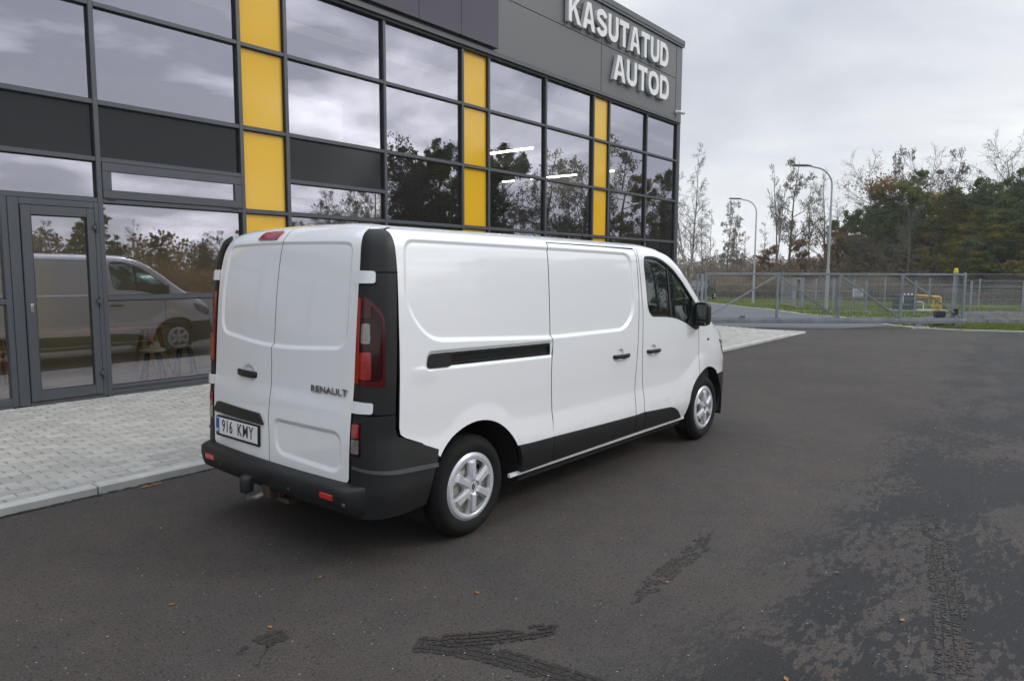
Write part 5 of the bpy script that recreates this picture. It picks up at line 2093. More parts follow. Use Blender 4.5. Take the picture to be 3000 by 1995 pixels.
ups = [A0+.07, 9.03, 9.10, 10.92, 10.99, 12.82, 12.89, A1-.07]
for i in range(0, 8, 2):
    wire_panel('mesh_panel', gate, ups[i]+.01, ups[i+1]-.01, ZB+.18, ZT_-.07, .05, .2, y=.02)
MB().box(7.92, 8.08, -.075, -.04, .325, .36).build('limit_stop', M['gasket'], gate)

# posts, drive and rollers of the gate
gp = thing('gate_post', 'galvanised catch post with dark cap left of the gate beside the parked car', 'post', gpt(6.74, -.05), G_ANG, 'posts of the sliding gate')
MB().box(-.04, .04, -.04, .04, 0, 1.66, .004).build('shaft', M['galv'], gp)
MB().box(-.044, .044, -.044, .044, 1.66, 1.685).build('cap', M['gasket'], gp)
gp = thing('gate_post', 'galvanised guide post carrying a yellow warning lamp at the gate right end', 'post', gpt(14.56, .13), G_ANG, 'posts of the sliding gate')
MB().box(-.045, .045, -.045, .045, 0, 1.70, .004).build('shaft', M['galv'], gp)
MB().box(-.05, .05, -.16, -.08, .42, .60).build('photocell', M['gasket'], gp)
wl = thing('warning_lamp', 'yellow warning lamp on top of the gate guide post', 'lamp', gpt(14.56, .13, 1.70), G_ANG)
MB().lathe([(0, 0), (.075, 0), (.075, .02), (.062, .025), (.058, .10), (.045, .135), (0, .145)], 16, 'z').build('lens', M['lamp_yellow'], wl, smooth=True)
gm = thing('gate_motor', 'black plastic gate motor box standing behind the gate bottom beam', 'gate motor', gpt(14.24, .30), G_ANG)
MB().box(-.19, .19, -.12, .12, 0, .06, .01).build('base_plate', M['plastic'], gm)
b = MB()
b.box(-.13, .13, -.10, .10, .06, .32, .02)
b.box(-.15, .15, -.12, .12, .32, .54, .04)
b.build('housing', M['plastic'], gm)
for a, lab in ((13.43, 'steel gate roller carriage left of the black motor'), (14.62, 'steel gate roller carriage right of the black motor')):
    rc = thing('roller_carriage', lab, 'roller', gpt(a, 0), G_ANG, 'roller carriages under the gate')
    MB().box(-.12, .12, -.07, .07, .045, .06).build('base_plate', M['galv'], rc)
    MB().box(-.10, .10, -.05, .05, .06, .145, .006).build('bracket', M['galv'], rc)

# weld-mesh fence continuing to the right of the gate
def fence(name, label, pts, h, parent_cat='fence', post_step=2.5, base=0.0, dv=.05, group=None, post=.06, first=True, mat='galv'):
    root = thing(name, label, parent_cat, (*pts[0], 0), 0, group)
    o = Vector((*pts[0], 0))
    for si, (p, q) in enumerate(zip(pts[:-1], pts[1:])):
        p3, q3 = Vector((*p, 0)), Vector((*q, 0))
        L = (q3-p3).length
        n = max(1, round(L/post_step))
        d = (q3-p3).normalized()
        ang = math.atan2(d.y, d.x)
        for i in range(n+1):
            if i == n and si < len(pts)-2:
                continue
            c = p3+(q3-p3)*i/n-o
            m = MB().box(-post/2, post/2, -post/2, post/2, 0, h+.05, .004).build('post', M[mat], root)
            m.location = c; m.rotation_euler = (0, 0, ang)
            m2 = MB().box(-post/2-.003, post/2+.003, -post/2-.003, post/2+.003, h+.05, h+.065).build('post_cap', M['gasket'], m)
        for i in range(n):
            c = p3+(q3-p3)*i/n-o
            m = wire_panel('mesh_panel', root, .04, L/n-.04, .06, h, dv, .2, y=post/2+.01)
            m.location = c; m.rotation_euler = (0, 0, ang)
    return root


fence('mesh_fence', 'galvanised weld mesh fence on tall posts right of the gate', [tuple(gpt(15.12, .55).xy), tuple(gpt(22.2, .75).xy)], 1.66, post_step=1.02*2.3)
fence('mesh_fence', 'galvanised weld mesh fence left of the gate behind the van bonnet', [tuple(gpt(6.62, 0).xy), tuple(gpt(-1.5, .1).xy)], 1.60)
fence('compound_fence', 'low mesh fence around the gas station on the lawn behind the gate', [(33.86, 8.71), (31.75, 7.45)], 1.36, post_step=2.4, mat='galv')
fence('compound_fence', 'low mesh fence with white notice in front of the gas cabinet', [(31.30, 6.95), (29.89, 5.82), (28.05, 3.80), (27.28, 3.15), (27.15, 1.4), (27.06, -.39), (28.2, -3.4), (29.5, -7.0)], 1.36, post_step=1.75)
fence('compound_fence', 'far mesh fence along the back of the lawn before the dry grass', [(36.6, 9.6), (39.2, 5.0), (37.5, 0.5), (36.0, -6.0)], 1.36, post_step=2.4)
wk = thing('wicket_frame', 'pair of thick grey posts framing the wicket opening in the low fence', 'gate frame', (31.53, 7.13, 0), math.atan2(-.34, -.14))
for x in (-.21, .21):
    MB().box(x-.06, x+.06, -.06, .06, 0, 1.40, .005).build('post', M['galv'], wk)
MB().box(-.149, .149, -.03, .03, 1.34, 1.40).build('lintel', M['galv'], wk)
MB().box(-.2, .2, -.03, .03, .02, .06).build('threshold', M['concrete'], wk)
# notice on the fence
ns = thing('notice_sign', 'white notice board fixed to the low fence post behind the gate', 'sign', (27.84, 3.62, .86), G_ANG)
MB().box(-.215, .215, -.085, -.065, -.155, .155, .004).build('board', M['sign_white'], ns)
for k in range(5):
    MB().box(-.17, .17-.05*(k % 2), -.0885, -.0855, .10-.052*k-.010, .10-.052*k+.010).build('text_line', M['sign_text'], ns)

# gas regulator station
gs = thing('gas_cabinet', 'dark green gas cabinet with a white plate on the lawn pad', 'cabinet', (31.75, 2.62, 0), G_ANG)
b = MB()
b.box(-.38, .38, -.3, .3, .06, .66, .012)
b.build('body', M['cab_green'], gs)
MB().box(-.40, .40, -.32, .32, .66, .695, .01).build('lid', M['cab_green'], gs)
MB().box(-.37, -.22, -.314, -.302, .36, .69).build('label_plate', M['sign_white'], gs)
for k in range(4):
    MB().box(-.34, -.25, -.318, -.3145, .41+.07*k, .44+.07*k).build('label_mark', M['sign_text'], gs)
for x in (-.05, .12, .28):
    MB().lathe([(0, .695), (.03, .70), (.045, .73), (.03, .77), (0, .775)], 10, 'z', (x, -.05, 0)).build('valve_knob', M['letter'], gs, smooth=True)
gpw = thing('gas_pipework', 'yellow gas pipes running right from the green cabinet', 'pipes', (31.75, 2.62, 0), G_ANG)
MB().tube([(.40, -.02, .60), (1.18, -.02, .60), (1.25, -.02, .55), (1.25, -.02, .02)], .05, 10).build('main_pipe', M['pipe_yellow'], gpw, smooth=True)
MB().tube([(.40, -.10, .70), (1.46, -.10, .62), (1.52, -.10, .58), (1.52, -.10, .02)], .05, 10).build('riser_pipe', M['pipe_yellow'], gpw, smooth=True)
MB().tube([(1.46, -.02, .02), (1.46, -.02, .58)], .05, 10).build('riser_pipe', M['pipe_yellow'], gpw, smooth=True)
for x, y in ((1.25, -.02), (1.52, -.10), (1.46, -.02)):
    MB().lathe([(.09, .20), (.09, .26), (.05, .27), (.05, .19), (.09, .20)], 12, 'z', (x, y, 0)).build('flange', M['pipe_yellow'], gpw, smooth=True)
MB().tube([(.40, .05, .40), (.80, .05, .40), (.87, .05, .36), (.87, .05, .02)], .025, 8).build('vent_pipe', M['letter'], gpw, smooth=True)
setp(MB().box(-.55, 1.8, -.5, .5, -.1, .055, .01).build('gas_pad', M['concrete'], None), kind='structure')
bpy.data.objects['gas_pad'].location = (31.75, 2.62, 0); bpy.data.objects['gas_pad'].rotation_euler = (0, 0, G_ANG)

# gravel heap at the right
V, F = [], []
nx, ny = 40, 24
for i in range(nx+1):
    for j in range(ny+1):
        u, v = i/nx*2-1, j/ny*2-1
        z = max(0, (1-u*u*.9)**1.2*(1-v*v))*.40
        z += rng.normal(0, .02) if z > 0 else 0
        V.append((u*2.6, v*1.7, z))
for i in range(nx):
    for j in range(ny):
        F.append((i*(ny+1)+j, (i+1)*(ny+1)+j, (i+1)*(ny+1)+j+1, i*(ny+1)+j+1))
gh = raw_mesh('gravel_heap', V, F, M['gravel'], None)
setp(gh, 'heap of grey gravel behind the mesh fence at the right edge', 'gravel heap')
gh.location = gpt(17.55, 2.6, -.02); gh.rotation_euler = (0, 0, G_ANG)

# street lamps
def street_lamp(loc, H, arm_az, reach, label, r0=.075):
    t = thing('street_lamp', label, 'street lamp', loc, 0, 'street lamps beyond the gate')
    MB().box(-.22, .22, -.22, .22, -.1, .05, .01).build('footing', M['concrete'], t)
    MB().tube([(0, 0, .03), (0, 0, H*.30)], [r0, r0*.95], 12).build('lower_column', M['lamp_grey'], t, smooth=True)
    ax, ay = math.cos(arm_az), math.sin(arm_az)
    r = .75
    pts = [(0, 0, H*.30)]+[(0, 0, H*.30+(H-r-H*.30)*k/4) for k in range(1, 5)]
    for k in range(1, 9):
        a = R(86)*k/8
        pts.append((ax*r*(1-math.cos(a)), ay*r*(1-math.cos(a)), H-r+r*math.sin(a)))
    e_ = pts[-1]
    pts.append((ax*reach, ay*reach, e_[2]+.06))
    rad = [r0*.72]+[r0*.72-.016*k/4 for k in range(1, 5)]+[r0*.5]*8+[r0*.42]
    MB().tube(pts, rad, 10).build('upper_column', M['lamp_grey'], t, smooth=True)
    b = MB()
    b.tube([(ax*(reach-.08), ay*(reach-.08), e_[2]+.055), (ax*(reach+.12), ay*(reach+.12), e_[2]+.075), (ax*(reach+.62), ay*(reach+.62), e_[2]+.10), (ax*(reach+.70), ay*(reach+.70), e_[2]+.10)], [.045, .095, .085, .03], 10)
    o = b.build('lamp_head', M['lamp_dark'], t, smooth=True)
    for v in o.data.vertices:
        v.co.z = (e_[2]+.085)+(v.co.z-(e_[2]+.085))*.55
    return t


street_lamp((28.38, 4.94, 0), 6.05, math.atan2(.769-.1, -.639+.22)+.06, .95, 'taller grey street lamp nearer the gate with arm pointing left')
street_lamp((39.0, 12.15, -.30), 6.25, math.atan2(.769-.1, -.639+.22)+.06, .95, 'smaller grey street lamp farther off beside the access road')


# ------------------------------------------------------------------ parked SUV beyond the gate
def suv():
    t = thing('parked_car', 'black suv with white paper in windscreen parked beyond the gate on the access road', 'car', (camx+60.5*math.cos(R(24.85)), camy+60.5*math.sin(R(24.85)), float(zg(camx+60.5*math.cos(R(24.85)), camy+60.5*math.sin(R(24.85))))+.012), R(190))
    # profile along x (front +), half widths
    st = [(-2.25, .55, .95, .70), (-2.15, .42, 1.10, .82), (-1.6, .36, 1.16, .90), (-.8, .32, 1.14, .91), (.6, .32, 1.10, .91), (1.2, .34, 1.04, .90), (1.85, .38, .98, .86), (2.15, .42, .88, .78), (2.28, .50, .74, .62)]
    V, F = [], []
    for (x, zb, zt, w) in st:
        V += [(x, -w*.9, zb), (x, -w, zb+.18), (x, -w, zt-.16), (x, -w*.88, zt), (x, w*.88, zt), (x, w, zt-.16), (x, w, zb+.18), (x, w*.9, zb)]
    n = 8
    for i in range(len(st)-1):
        for j in range(n):
            F.append((i*n+j, i*n+(j+1) % n, (i+1)*n+(j+1) % n, (i+1)*n+j))
    F += [tuple(range(n)), tuple(range((len(st)-1)*n, len(st)*n))]
    MB().add(V, F).build('body', M['car_black'], t, smooth=True)
    cb = [(-2.05, 1.10, .74), (-1.75, 1.56, .62), (-1.3, 1.66, .60), (-.2, 1.68, .60), (.25, 1.60, .60), (1.15, 1.08, .74)]
    V, F = [], []
    for (x, z, w) in cb:
        V += [(x, -w, z), (x, w, z)]
    V += [(x, s*.80, 1.08) for x in (-2.05, 1.15) for s in (-1, 1)]
    V2 = [(x, -w, z) for x, z, w in cb]+[(1.15, -.80, 1.06), (-2.05, -.80, 1.06)]
    V3 = [(x, w, z) for x, z, w in cb]+[(1.15, .80, 1.06), (-2.05, .80, 1.06)]
    k = len(V2)
    b = MB()
    b.add(V2+V3, [tuple(range(k)), tuple(range(2*k-1, k-1, -1))]+[(i, (i+1) % k, k+(i+1) % k, k+i) for i in range(k)])
    b.build('cabin', M['car_glass'], t)
    b = MB()
    b.box(-1.75, .15, -.62, .62, 1.655, 1.70, .02)
    b.build('roof', M['car_black'], t)
    for s in (-1, 1):
        for p_, q_, w_, h_ in (((1.15, s*.77, 1.07), (.22, s*.615, 1.63), .07, .05), ((-.45, s*.80, 1.08), (-.55, s*.62, 1.66), .08, .04), ((-1.45, s*.80, 1.08), (-1.55, s*.62, 1.64), .10, .04), ((-2.05, s*.76, 1.1), (-1.72, s*.63, 1.6), .12, .05)):
            MB().bar(p_, q_, w_, h_).build('pillar', M['car_black'], t)
        MB().bar((.75, s*.90, 1.10), (-2.0, s*.88, 1.14), .03, .02).build('window_trim', M['chrome'], t)
        MB().box(2.02, 2.2, min(s*.45, s*.74), max(s*.45, s*.74), .72, .86, .02).build('headlight', M['clear_lens'], t)
        MB().box(.70, .86, min(s*.92, s*1.08), max(s*.92, s*1.08), 1.06, 1.20, .03).build('mirror', M['car_black'], t)
        for x in (-1.35, 1.40):
            wv = MB().lathe([(.20, .09), (.30, .10), (.345, .06), (.345, -.08), (.20, -.10)], 24, 'y', (x, s*.83, .345)).build('wheel', M['rubber'], t, smooth=True)
            MB().lathe([(0, .085 if s > 0 else -.085), (.12, .095 if s > 0 else -.095), (.215, .088 if s > 0 else -.088)], 16, 'y', (x, s*.83, .345)).build('rim', M['silver'], wv, smooth=True)
    b = MB(); b.box(2.20, 2.31, -.40, .40, .50, .72, .02)
    b.build('grille', M['gasket'], t)
    b = MB(); b.box(2.29, 2.33, -.26, .26, .42, .53)
    b.build('number_plate', M['plate_white'], t)
    pp = MB(); pp.bar((.76, .28, 1.30), (.66, .28, 1.385), .22, .008, up=(0, 1, 0))
    pp.build('windscreen_paper', M['sign_white'], t)
    return t


suv()

# ------------------------------------------------------------------ trees
def limb_tree(name_seed, H, spread=.5, trunk_r=.14, bare=.35, n1=16, n2=7, n3=5, leaf=None, nleaf=0, leafsize=.10, lean=(0, 0), droop=0.0, upward=.6, crown_bias=1.0, trunkmat='bark', twigmat='twig', twr=.009, forks=1, leaf_bias=0):
    """trunk, limbs and twigs as tapered tubes; leaves as small quads at the twig ends"""
    rg = np.random.default_rng(name_seed)
    tk, tw = MB(), MB()
    ends, wts = [], []

    def wobble(p, d, L, n, amt, up):
        pts = [np.array(p, float)]
        d = np.array(d, float); d /= np.linalg.norm(d)
        for i in range(n):
            d = d+rg.normal(0, amt, 3)+np.array([0, 0, up])
            d /= np.linalg.norm(d)
            pts.append(pts[-1]+d*L/n)
        return np.array(pts)

    def along(P, t):
        k = min(int(t*(len(P)-1)), len(P)-2)
        f = t*(len(P)-1)-k
        return P[k]*(1-f)+P[k+1]*f, P[k+1]-P[k]
    trunks = []
    for f in range(forks):
        ln = np.array([lean[0]+rg.normal(0, .05)*(f > 0)*3, lean[1]+rg.normal(0, .05)*(f > 0)*3, 1])
        P = wobble((rg.normal(0, .25)*(f > 0), rg.normal(0, .25)*(f > 0), -.1), ln, H*(1 if f == 0 else rg.uniform(.75, .95)), 11, .035, .015)
        tk.tube(P, np.linspace(trunk_r*(1 if f == 0 else .75), .018, len(P)), 7)
        trunks.append(P)
    for P in trunks:
        for i in range(n1):
            t = bare+(1-bare)*((i+rg.uniform(0, 1))/n1)**1.3
            t = min(t, .96)
            p, d = along(P, t)
            d = d/np.linalg.norm(d)
            a = rg.uniform(0, 2*math.pi)
            side = np.array([math.cos(a), math.sin(a), 0])
            L = H*spread*(1-.58*(t-bare)/(1-bare+1e-6)*crown_bias)*rg.uniform(.6, 1.1)*.62
            r1 = trunk_r*(1-t)*.42+.012
            B = wobble(p, side+d*upward*rg.uniform(.6, 1.4), L, 6, .12, .05-droop*.1)
            tk.tube(B, np.linspace(r1, .010, len(B)), 5, cap=False)
            for j in range(n2):
                t2 = .2+.8*(j+rg.uniform(0, 1))/n2
                p2, d2 = along(B, min(t2, .98))
                d2 = d2/np.linalg.norm(d2)
                v = rg.normal(0, 1, 3); v -= d2*(v@d2); v /= np.linalg.norm(v)
                L2 = L*.46*(1.15-t2*.6)*rg.uniform(.6, 1.2)
                C = wobble(p2, d2*.7+v*.8, L2, 4, .18, .04-droop*.25)
                tw.tube(C, np.linspace(twr*1.5, twr*.7, len(C)), 3, cap=False)
                for k in range(n3):
                    t3 = .25+.75*(k+rg.uniform(0, 1))/n3
                    p3, d3 = along(C, min(t3, .98))
                    d3 = d3/np.linalg.norm(d3)
                    v = rg.normal(0, 1, 3); v -= d3*(v@d3); v /= np.linalg.norm(v)
                    L3 = L2*.5*rg.uniform(.5, 1.2)
                    e_ = p3+(d3*.7+v*.75)*L3+np.array([0, 0, -droop*.5*L3])
                    tw.tube([p3, (p3+e_)/2+rg.normal(0, .03*L3, 3), e_], [twr, twr*.8, twr*.5], 3, cap=False)
                    ends += [(p3+e_)/2, e_]; wts += [L, L]
                ends.append(C[-1]); wts.append(L)
    mt = bpy.data.meshes.new('trunk'); mt.from_pydata(tk.V, [], tk.F); mt.materials.append(M[trunkmat])
    mt.polygons.foreach_set('use_smooth', [True]*len(mt.polygons))
    mc = bpy.data.meshes.new('twigs'); mc.from_pydata(tw.V, [], tw.F); mc.materials.append(M[twigmat])
    ml = None
    if leaf and nleaf:
        E_ = np.array(ends)
        w = np.array(wts)**1.6
        if leaf_bias:
            w = w*(E_[:, 2]/H).clip(.02)**leaf_bias
        idx = rg.choice(len(E_), nleaf, p=w/w.sum())
        c = E_[idx]+rg.normal(0, leafsize*1.3, (nleaf, 3))
        Q = leaf_quads(rg, c, leafsize)
        ml = bpy.data.meshes.new('leaves')
        fill_quads(ml, Q, nleaf)
        ml.materials.append(M[leaf])
    return mt, mc, ml


def leaf_quads(rg, c, size, flat=0.0):
    n = len(c)
    u = rg.normal(0, 1, (n, 3)); u /= np.linalg.norm(u, axis=1)[:, None]
    v = rg.normal(0, 1, (n, 3)); v -= u*(u*v).sum(1)[:, None]; v /= np.linalg.norm(v, axis=1)[:, None]
    s = size*rg.uniform(.6, 1.5, (n, 1))
    u, v = u*s, v*s*.62
    return np.stack([c-u, c-v*1.0, c+u, c+v], 1).reshape(-1, 3)


def fill_quads(me, V, n, k=4):
    V = np.ascontiguousarray(V, dtype=np.float32)
    me.vertices.add(n*k); me.vertices.foreach_set('co', V.ravel())
    me.loops.add(n*k); me.loops.foreach_set('vertex_index', np.arange(n*k, dtype=np.int32))
    me.polygons.add(n); me.polygons.foreach_set('loop_start', np.arange(0, n*k, k, dtype=np.int32))
    me.update(); me.validate()


PROTO = {
    'birch': limb_tree(1, 10, .50, .12, .28, 18, 9, 8, 'leaf_sparse', 350, .045, upward=1.1, droop=.35, trunkmat='birch', twr=.008, forks=2),
    'birch_lean': limb_tree(2, 10, .40, .10, .35, 15, 6, 5, None, 0, lean=(.16, -.28), upward=1.0, droop=.3, trunkmat='birch', twr=.008),
    'sapling': limb_tree(3, 10, .30, .09, .25, 15, 6, 5, 'leaf_sparse', 700, .06, upward=1.0, twr=.009),
    'alder': limb_tree(4, 10, .52, .16, .30, 18, 9, 8, 'leaf_sparse', 4200, .06, upward=.45, twr=.009),
    'alder_slim': limb_tree(5, 10, .36, .15, .22, 20, 7, 5, 'leaf_sparse', 5200, .062, upward=.35, twr=.009, crown_bias=.55),
    'bare': limb_tree(6, 10, .58, .15, .30, 18, 10, 9, None, 0, upward=1.0, twr=.008),
    'bare_flat': limb_tree(7, 10, .66, .14, .42, 16, 9, 8, 'leaf_sparse', 500, .06, upward=.5, twr=.009, crown_bias=.55, forks=2),
    'grey_bare': limb_tree(8, 10, .60, .15, .06, 26, 9, 8, None, 0, upward=.25, twr=.009, droop=.15, trunkmat='bark_grey', twigmat='twig_grey'),
    'thin_pale': limb_tree(9, 10, .30, .10, .45, 14, 6, 5, None, 0, upward=1.5, twr=.010, trunkmat='bark_grey', twigmat='twig_grey', forks=2),
    'maple': limb_tree(10, 10, .66, .2, .10, 26, 8, 5, 'leaf_green', 48000, .078, upward=.55, crown_bias=.62, leaf_bias=.3),
    'lime': limb_tree(11, 10, .62, .2, .05, 26, 8, 5, 'leaf_dark', 50000, .078, upward=.6, crown_bias=.6),
    'golden': limb_tree(12, 10, .66, .2, .08, 24, 8, 5, 'leaf_yellow', 42000, .078, upward=.5, crown_bias=.6),
    'orange': limb_tree(13, 10, .60, .17, .08, 22, 8, 5, 'leaf_orange', 18000, .08, upward=.6, crown_bias=.6),
    'willow': limb_tree(14, 10, .60, .16, .05, 24, 8, 5, 'leaf_sparse', 15000, .07, upward=.8, crown_bias=.6, forks=3),
}
# a maple top that has turned orange
_mt, _mc, _ml = PROTO['maple']


def top_of(ms):
    z = []
    for m_ in ms:
        if m_:
            a_ = np.zeros(len(m_.vertices)*3, dtype=np.float32); m_.vertices.foreach_get('co', a_); z.append(a_[2::3])
    return float(np.percentile(np.concatenate(z), 99.7))


HMAX = {k_: top_of(p_) for k_, p_ in PROTO.items()}


def place_tree(kind, az, dist, el, label, rot=None, sxy=1.0, group=None, name=None, base_h=None, abs_pos=None):
    mt, mc, ml = PROTO[kind]
    if abs_pos is None:
        x, y = camx+dist*math.cos(R(az)), camy+dist*math.sin(R(az))
        z0 = float(zg(x, y))
        H = 1.736+dist*math.tan(R(el))-z0
    else:
        x, y, H = abs_pos
    s = H/HMAX[kind]
    nm = name or {'birch': 'birch_tree', 'birch_lean': 'birch_tree', 'sapling': 'young_tree', 'maple': 'maple_tree', 'lime': 'leafy_tree', 'golden': 'leafy_tree', 'orange': 'leafy_tree', 'willow': 'willow_tree'}.get(kind, 'bare_tree')
    t = thing(nm, label, 'tree', (x, y, z0), rng.uniform(0, 6.28) if rot is None else rot, group)
    t.scale = (s*sxy, s*sxy, s)
    link_mesh('trunk', mt, None, t)
    cr = link_mesh('crown', mc, None, t)
    if ml:
        lv = link_mesh('leaves', ml, None, cr)
        lv['kind'] = 'stuff'
    return t


G1 = 'trees standing beyond the lawn'
L = [
    ('birch', 25.6, 52, 9.5, 'tall bare birch with white trunk right beside the showroom corner', None, .85),
    ('birch_lean', 25.2, 50, 4.2, 'leaning white birch trunk against the showroom corner edge', 3.9, .9),
    ('sapling', 24.65, 55, 5.0, 'slender dark young tree just right of the tall birch', None, .8),
    ('sapling', 24.1, 56, 4.6, 'slender young tree with few leaves, second right of the tall birch', None, .8),
    ('alder_slim', 22.85, 78, 5.3, 'narrow dark alder standing apart left of the smaller street lamp', None, .75),
    ('alder_slim', 22.15, 80, 4.2, 'shorter narrow alder tucked against the one left of the smaller lamp', None, .75),
    ('sapling', 21.45, 82, 3.0, 'low twiggy tree on the skyline close left of the smaller lamp', None, 1.4),
    ('sapling', 20.4, 60, 3.6, 'low twiggy tree just right of the smaller street lamp', None, 1.0),
    ('thin_pale', 19.35, 50, 8.0, 'thin pale grey bare tree between the two street lamps', None, .75),
    ('alder', 18.45, 54, 8.1, 'large alder with dark straight trunk and thin leaves left of the taller lamp', .4, .80),
    ('thin_pale', 17.0, 57, 6.2, 'slanting thin bare tree just left of the taller lamp', 2.0, .7),
    ('bare', 15.9, 56, 7.5, 'bare many branched tree directly behind the taller street lamp', None, .75),
    ('bare', 14.9, 60, 5.2, 'bare tree just right of the taller lamp, lower than its neighbour', None, .9),
    ('sapling', 13.9, 54, 4.9, 'small thinly leaved tree at the left foot of the green maple', None, 1.3),
    ('bare_flat', 12.7, 62, 8.4, 'bare branching tree rising behind the orange tipped maple', None, .75),
    ('maple', 12.05, 50, 6.7, 'dense green maple with orange leaves at its top', .8, .80),
    ('alder_slim', 11.5, 60, 8.5, 'slim sparse alder rising right behind the green maple', None, .6),
    ('willow', 10.75, 55, 6.2, 'pale thin leaved tree between the maple and the grey bare tree', None, .7),
    ('grey_bare', 10.5, 46, 4.6, 'grey leafless spreading tree in front of the green wood', None, .9),
    ('bare_flat', 9.45, 60, 8.2, 'flat topped bare tree rising above the yellow green tree', None, .8),
    ('alder', 8.45, 61, 8.1, 'second flat topped tree beside it holding a dark nest', 1.2, .70),
    ('golden', 8.0, 50, 5.5, 'yellow green leafy tree in the middle of the right hand wood', None, .85),
    ('lime', 6.6, 52, 5.6, 'dark green leafy tree right of the yellow green one', None, .85),
    ('lime', 5.3, 49, 6.5, 'tall dark green tree near the right edge of the photo', 2.2, .75),
    ('bare_flat', 4.5, 56, 8.9, 'tallest bare crown at the right edge above dark green leaves', None, .8),
    ('golden', 4.2, 45, 3.2, 'low orange and yellow bush like tree at the right edge', None, 1.2),
    ('willow', 9.4, 52, 4.4, 'lower pale tree between the grey bare tree and yellow green tree', None, 1.0),
    ('lime', 13.2, 56, 4.2, 'lower dark green tree at the left shoulder of the maple', None, .9),
]
L += [
    ('lime', 11.2, 57, 3.6, 'lower dark green tree under the maple right side', None, 1.0),
    ('golden', 9.2, 49, 3.4, 'low yellowing tree at the foot of the grey bare tree', None, 1.1),
    ('lime', 7.4, 56, 4.3, 'mid height dark tree behind the yellow green tree', None, 1.0),
    ('willow', 5.9, 47, 3.3, 'low pale leaved tree before the dark green trees at right', None, 1.1),
    ('lime', 3.4, 50, 6.0, 'dark green tree cut by the right edge of the photo', None, 1.0),
    ('orange', 15.3, 50, 2.9, 'small russet tree right of the taller lamp column', None, 1.1),
    ('orange', 17.6, 51, 2.3, 'small russet tree left of the taller lamp column', None, 1.1),
    ('willow', 14.3, 52, 3.3, 'pale thin leaved small tree between the lamp and the maple', None, 1.1),
    ('willow', 12.9, 48, 3.0, 'low grey green tree before the maple trunk', None, 1.1),
    ('orange', 19.6, 54, 1.9, 'low russet shrub like tree between the lamps', None, 1.3),
    ('golden', 13.6, 51, 2.4, 'low yellow green tree left of the maple foot', None, 1.2),
    ('lime', 10.0, 54, 4.6, 'green leafy tree behind the grey bare tree', None, 1.1),
    ('lime', 4.6, 46, 4.4, 'green leafy tree in front of the tall one at the right edge', None, 1.1),
    ('maple', 6.2, 55, 5.2, 'broad green tree between the yellow green tree and the right edge', None, 1.1),
    ('golden', 7.1, 48, 4.0, 'second yellow green tree just right of the first', None, 1.0),
]
WIDE = {'maple': 1.55, 'lime': 1.7, 'golden': 1.55, 'willow': 1.3, 'orange': 1.1}
for (k, az, d, el, lab, rot, sxy) in L:
    place_tree(k, az, d*1.62, el, lab, rot, sxy*WIDE.get(k, 1.0), G1)
# orange top of the maple
rg = np.random.default_rng(77)
mx_, my_ = camx+80.5*math.cos(R(12.45)), camy+80.5*math.sin(R(12.45))
c = np.stack([rg.normal(mx_, 1.0, 900), rg.normal(my_, 1.0, 900), rg.normal(10.1, .62, 900)], 1)
mp = [o for o in bpy.data.objects if o.name.startswith('maple_tree')][0]
me = bpy.data.meshes.new('orange_leaves')
fill_quads(me, leaf_quads(rg, c, .11), 900)
inv = (Matrix.Translation(mp.location) @ Matrix.Rotation(mp.rotation_euler.z, 4, 'Z') @ Matrix.Diagonal((*mp.scale, 1))).inverted()
me.transform(inv)
lo_ = link_mesh('orange_leaves', me, M['leaf_orange'], mp)
lo_['kind'] = 'stuff'
# nest
ns_ = bpy.data.meshes.new('bird_nest')
rgn = np.random.default_rng(5)
bm = bmesh.new(); bmesh.ops.create_icosphere(bm, subdivisions=2, radius=.42)
for v in bm.verts:
    v.co *= 1+rgn.normal(0, .12); v.co.z *= .7
bm.to_mesh(ns_); bm.free()
no = link_mesh('bird_nest', ns_, M['twig'])
no.location = (camx+97*math.cos(R(8.95)), camy+97*math.sin(R(8.95)), 1.736+97*math.tan(R(6.75)))
setp(no, 'dark bird nest in the bare crown above the yellow green tree', 'nest')

# trees round the rest of the yard: they show only as mirror images in the glazing
GR = 'trees around the yard mirrored in the showroom glass'
LR = 'autumn tree across the yard, seen mirrored in the showroom glass'
leafy_r = ['willow', 'alder', 'lime', 'alder', 'willow', 'golden', 'alder_slim']
thin_r = ['alder', 'bare_flat', 'willow', 'bare', 'alder']
EL = Pch([-112, -75, -68, -66, -64, -61, -52, -48, -44.5, -42, -38, -34, -30, -26, -14, 3], [3.2, 3.0, 3.4, 5.0, 5.0, 3.2, 3.2, 4.0, 5.2, 7.6, 9.8, 11.2, 11.6, 11.6, 8.5, 8.0])
k = 0
for az in np.concatenate([np.arange(1.5, -27, -3.2), np.arange(-27, -50, -1.35), np.arange(-50.5, -112, -2.4)]):
    d = (70 if az > -50 else 95)+9*math.sin(az*1.7)
    el = float(EL(az))+rng.normal(0, .5)*(1 if az > -50 else .4)
    kk = leafy_r[k % 7] if az > -38 else thin_r[k % 5]
    if az < -50:
        kk = ['willow', 'golden', 'bare', 'golden', 'alder'][k % 5]
    if -66.4 < az < -63.5:
        kk = 'golden'
    place_tree(kk, az+rng.normal(0, .3), d, el, LR, None, 1.0, GR)
    k += 1


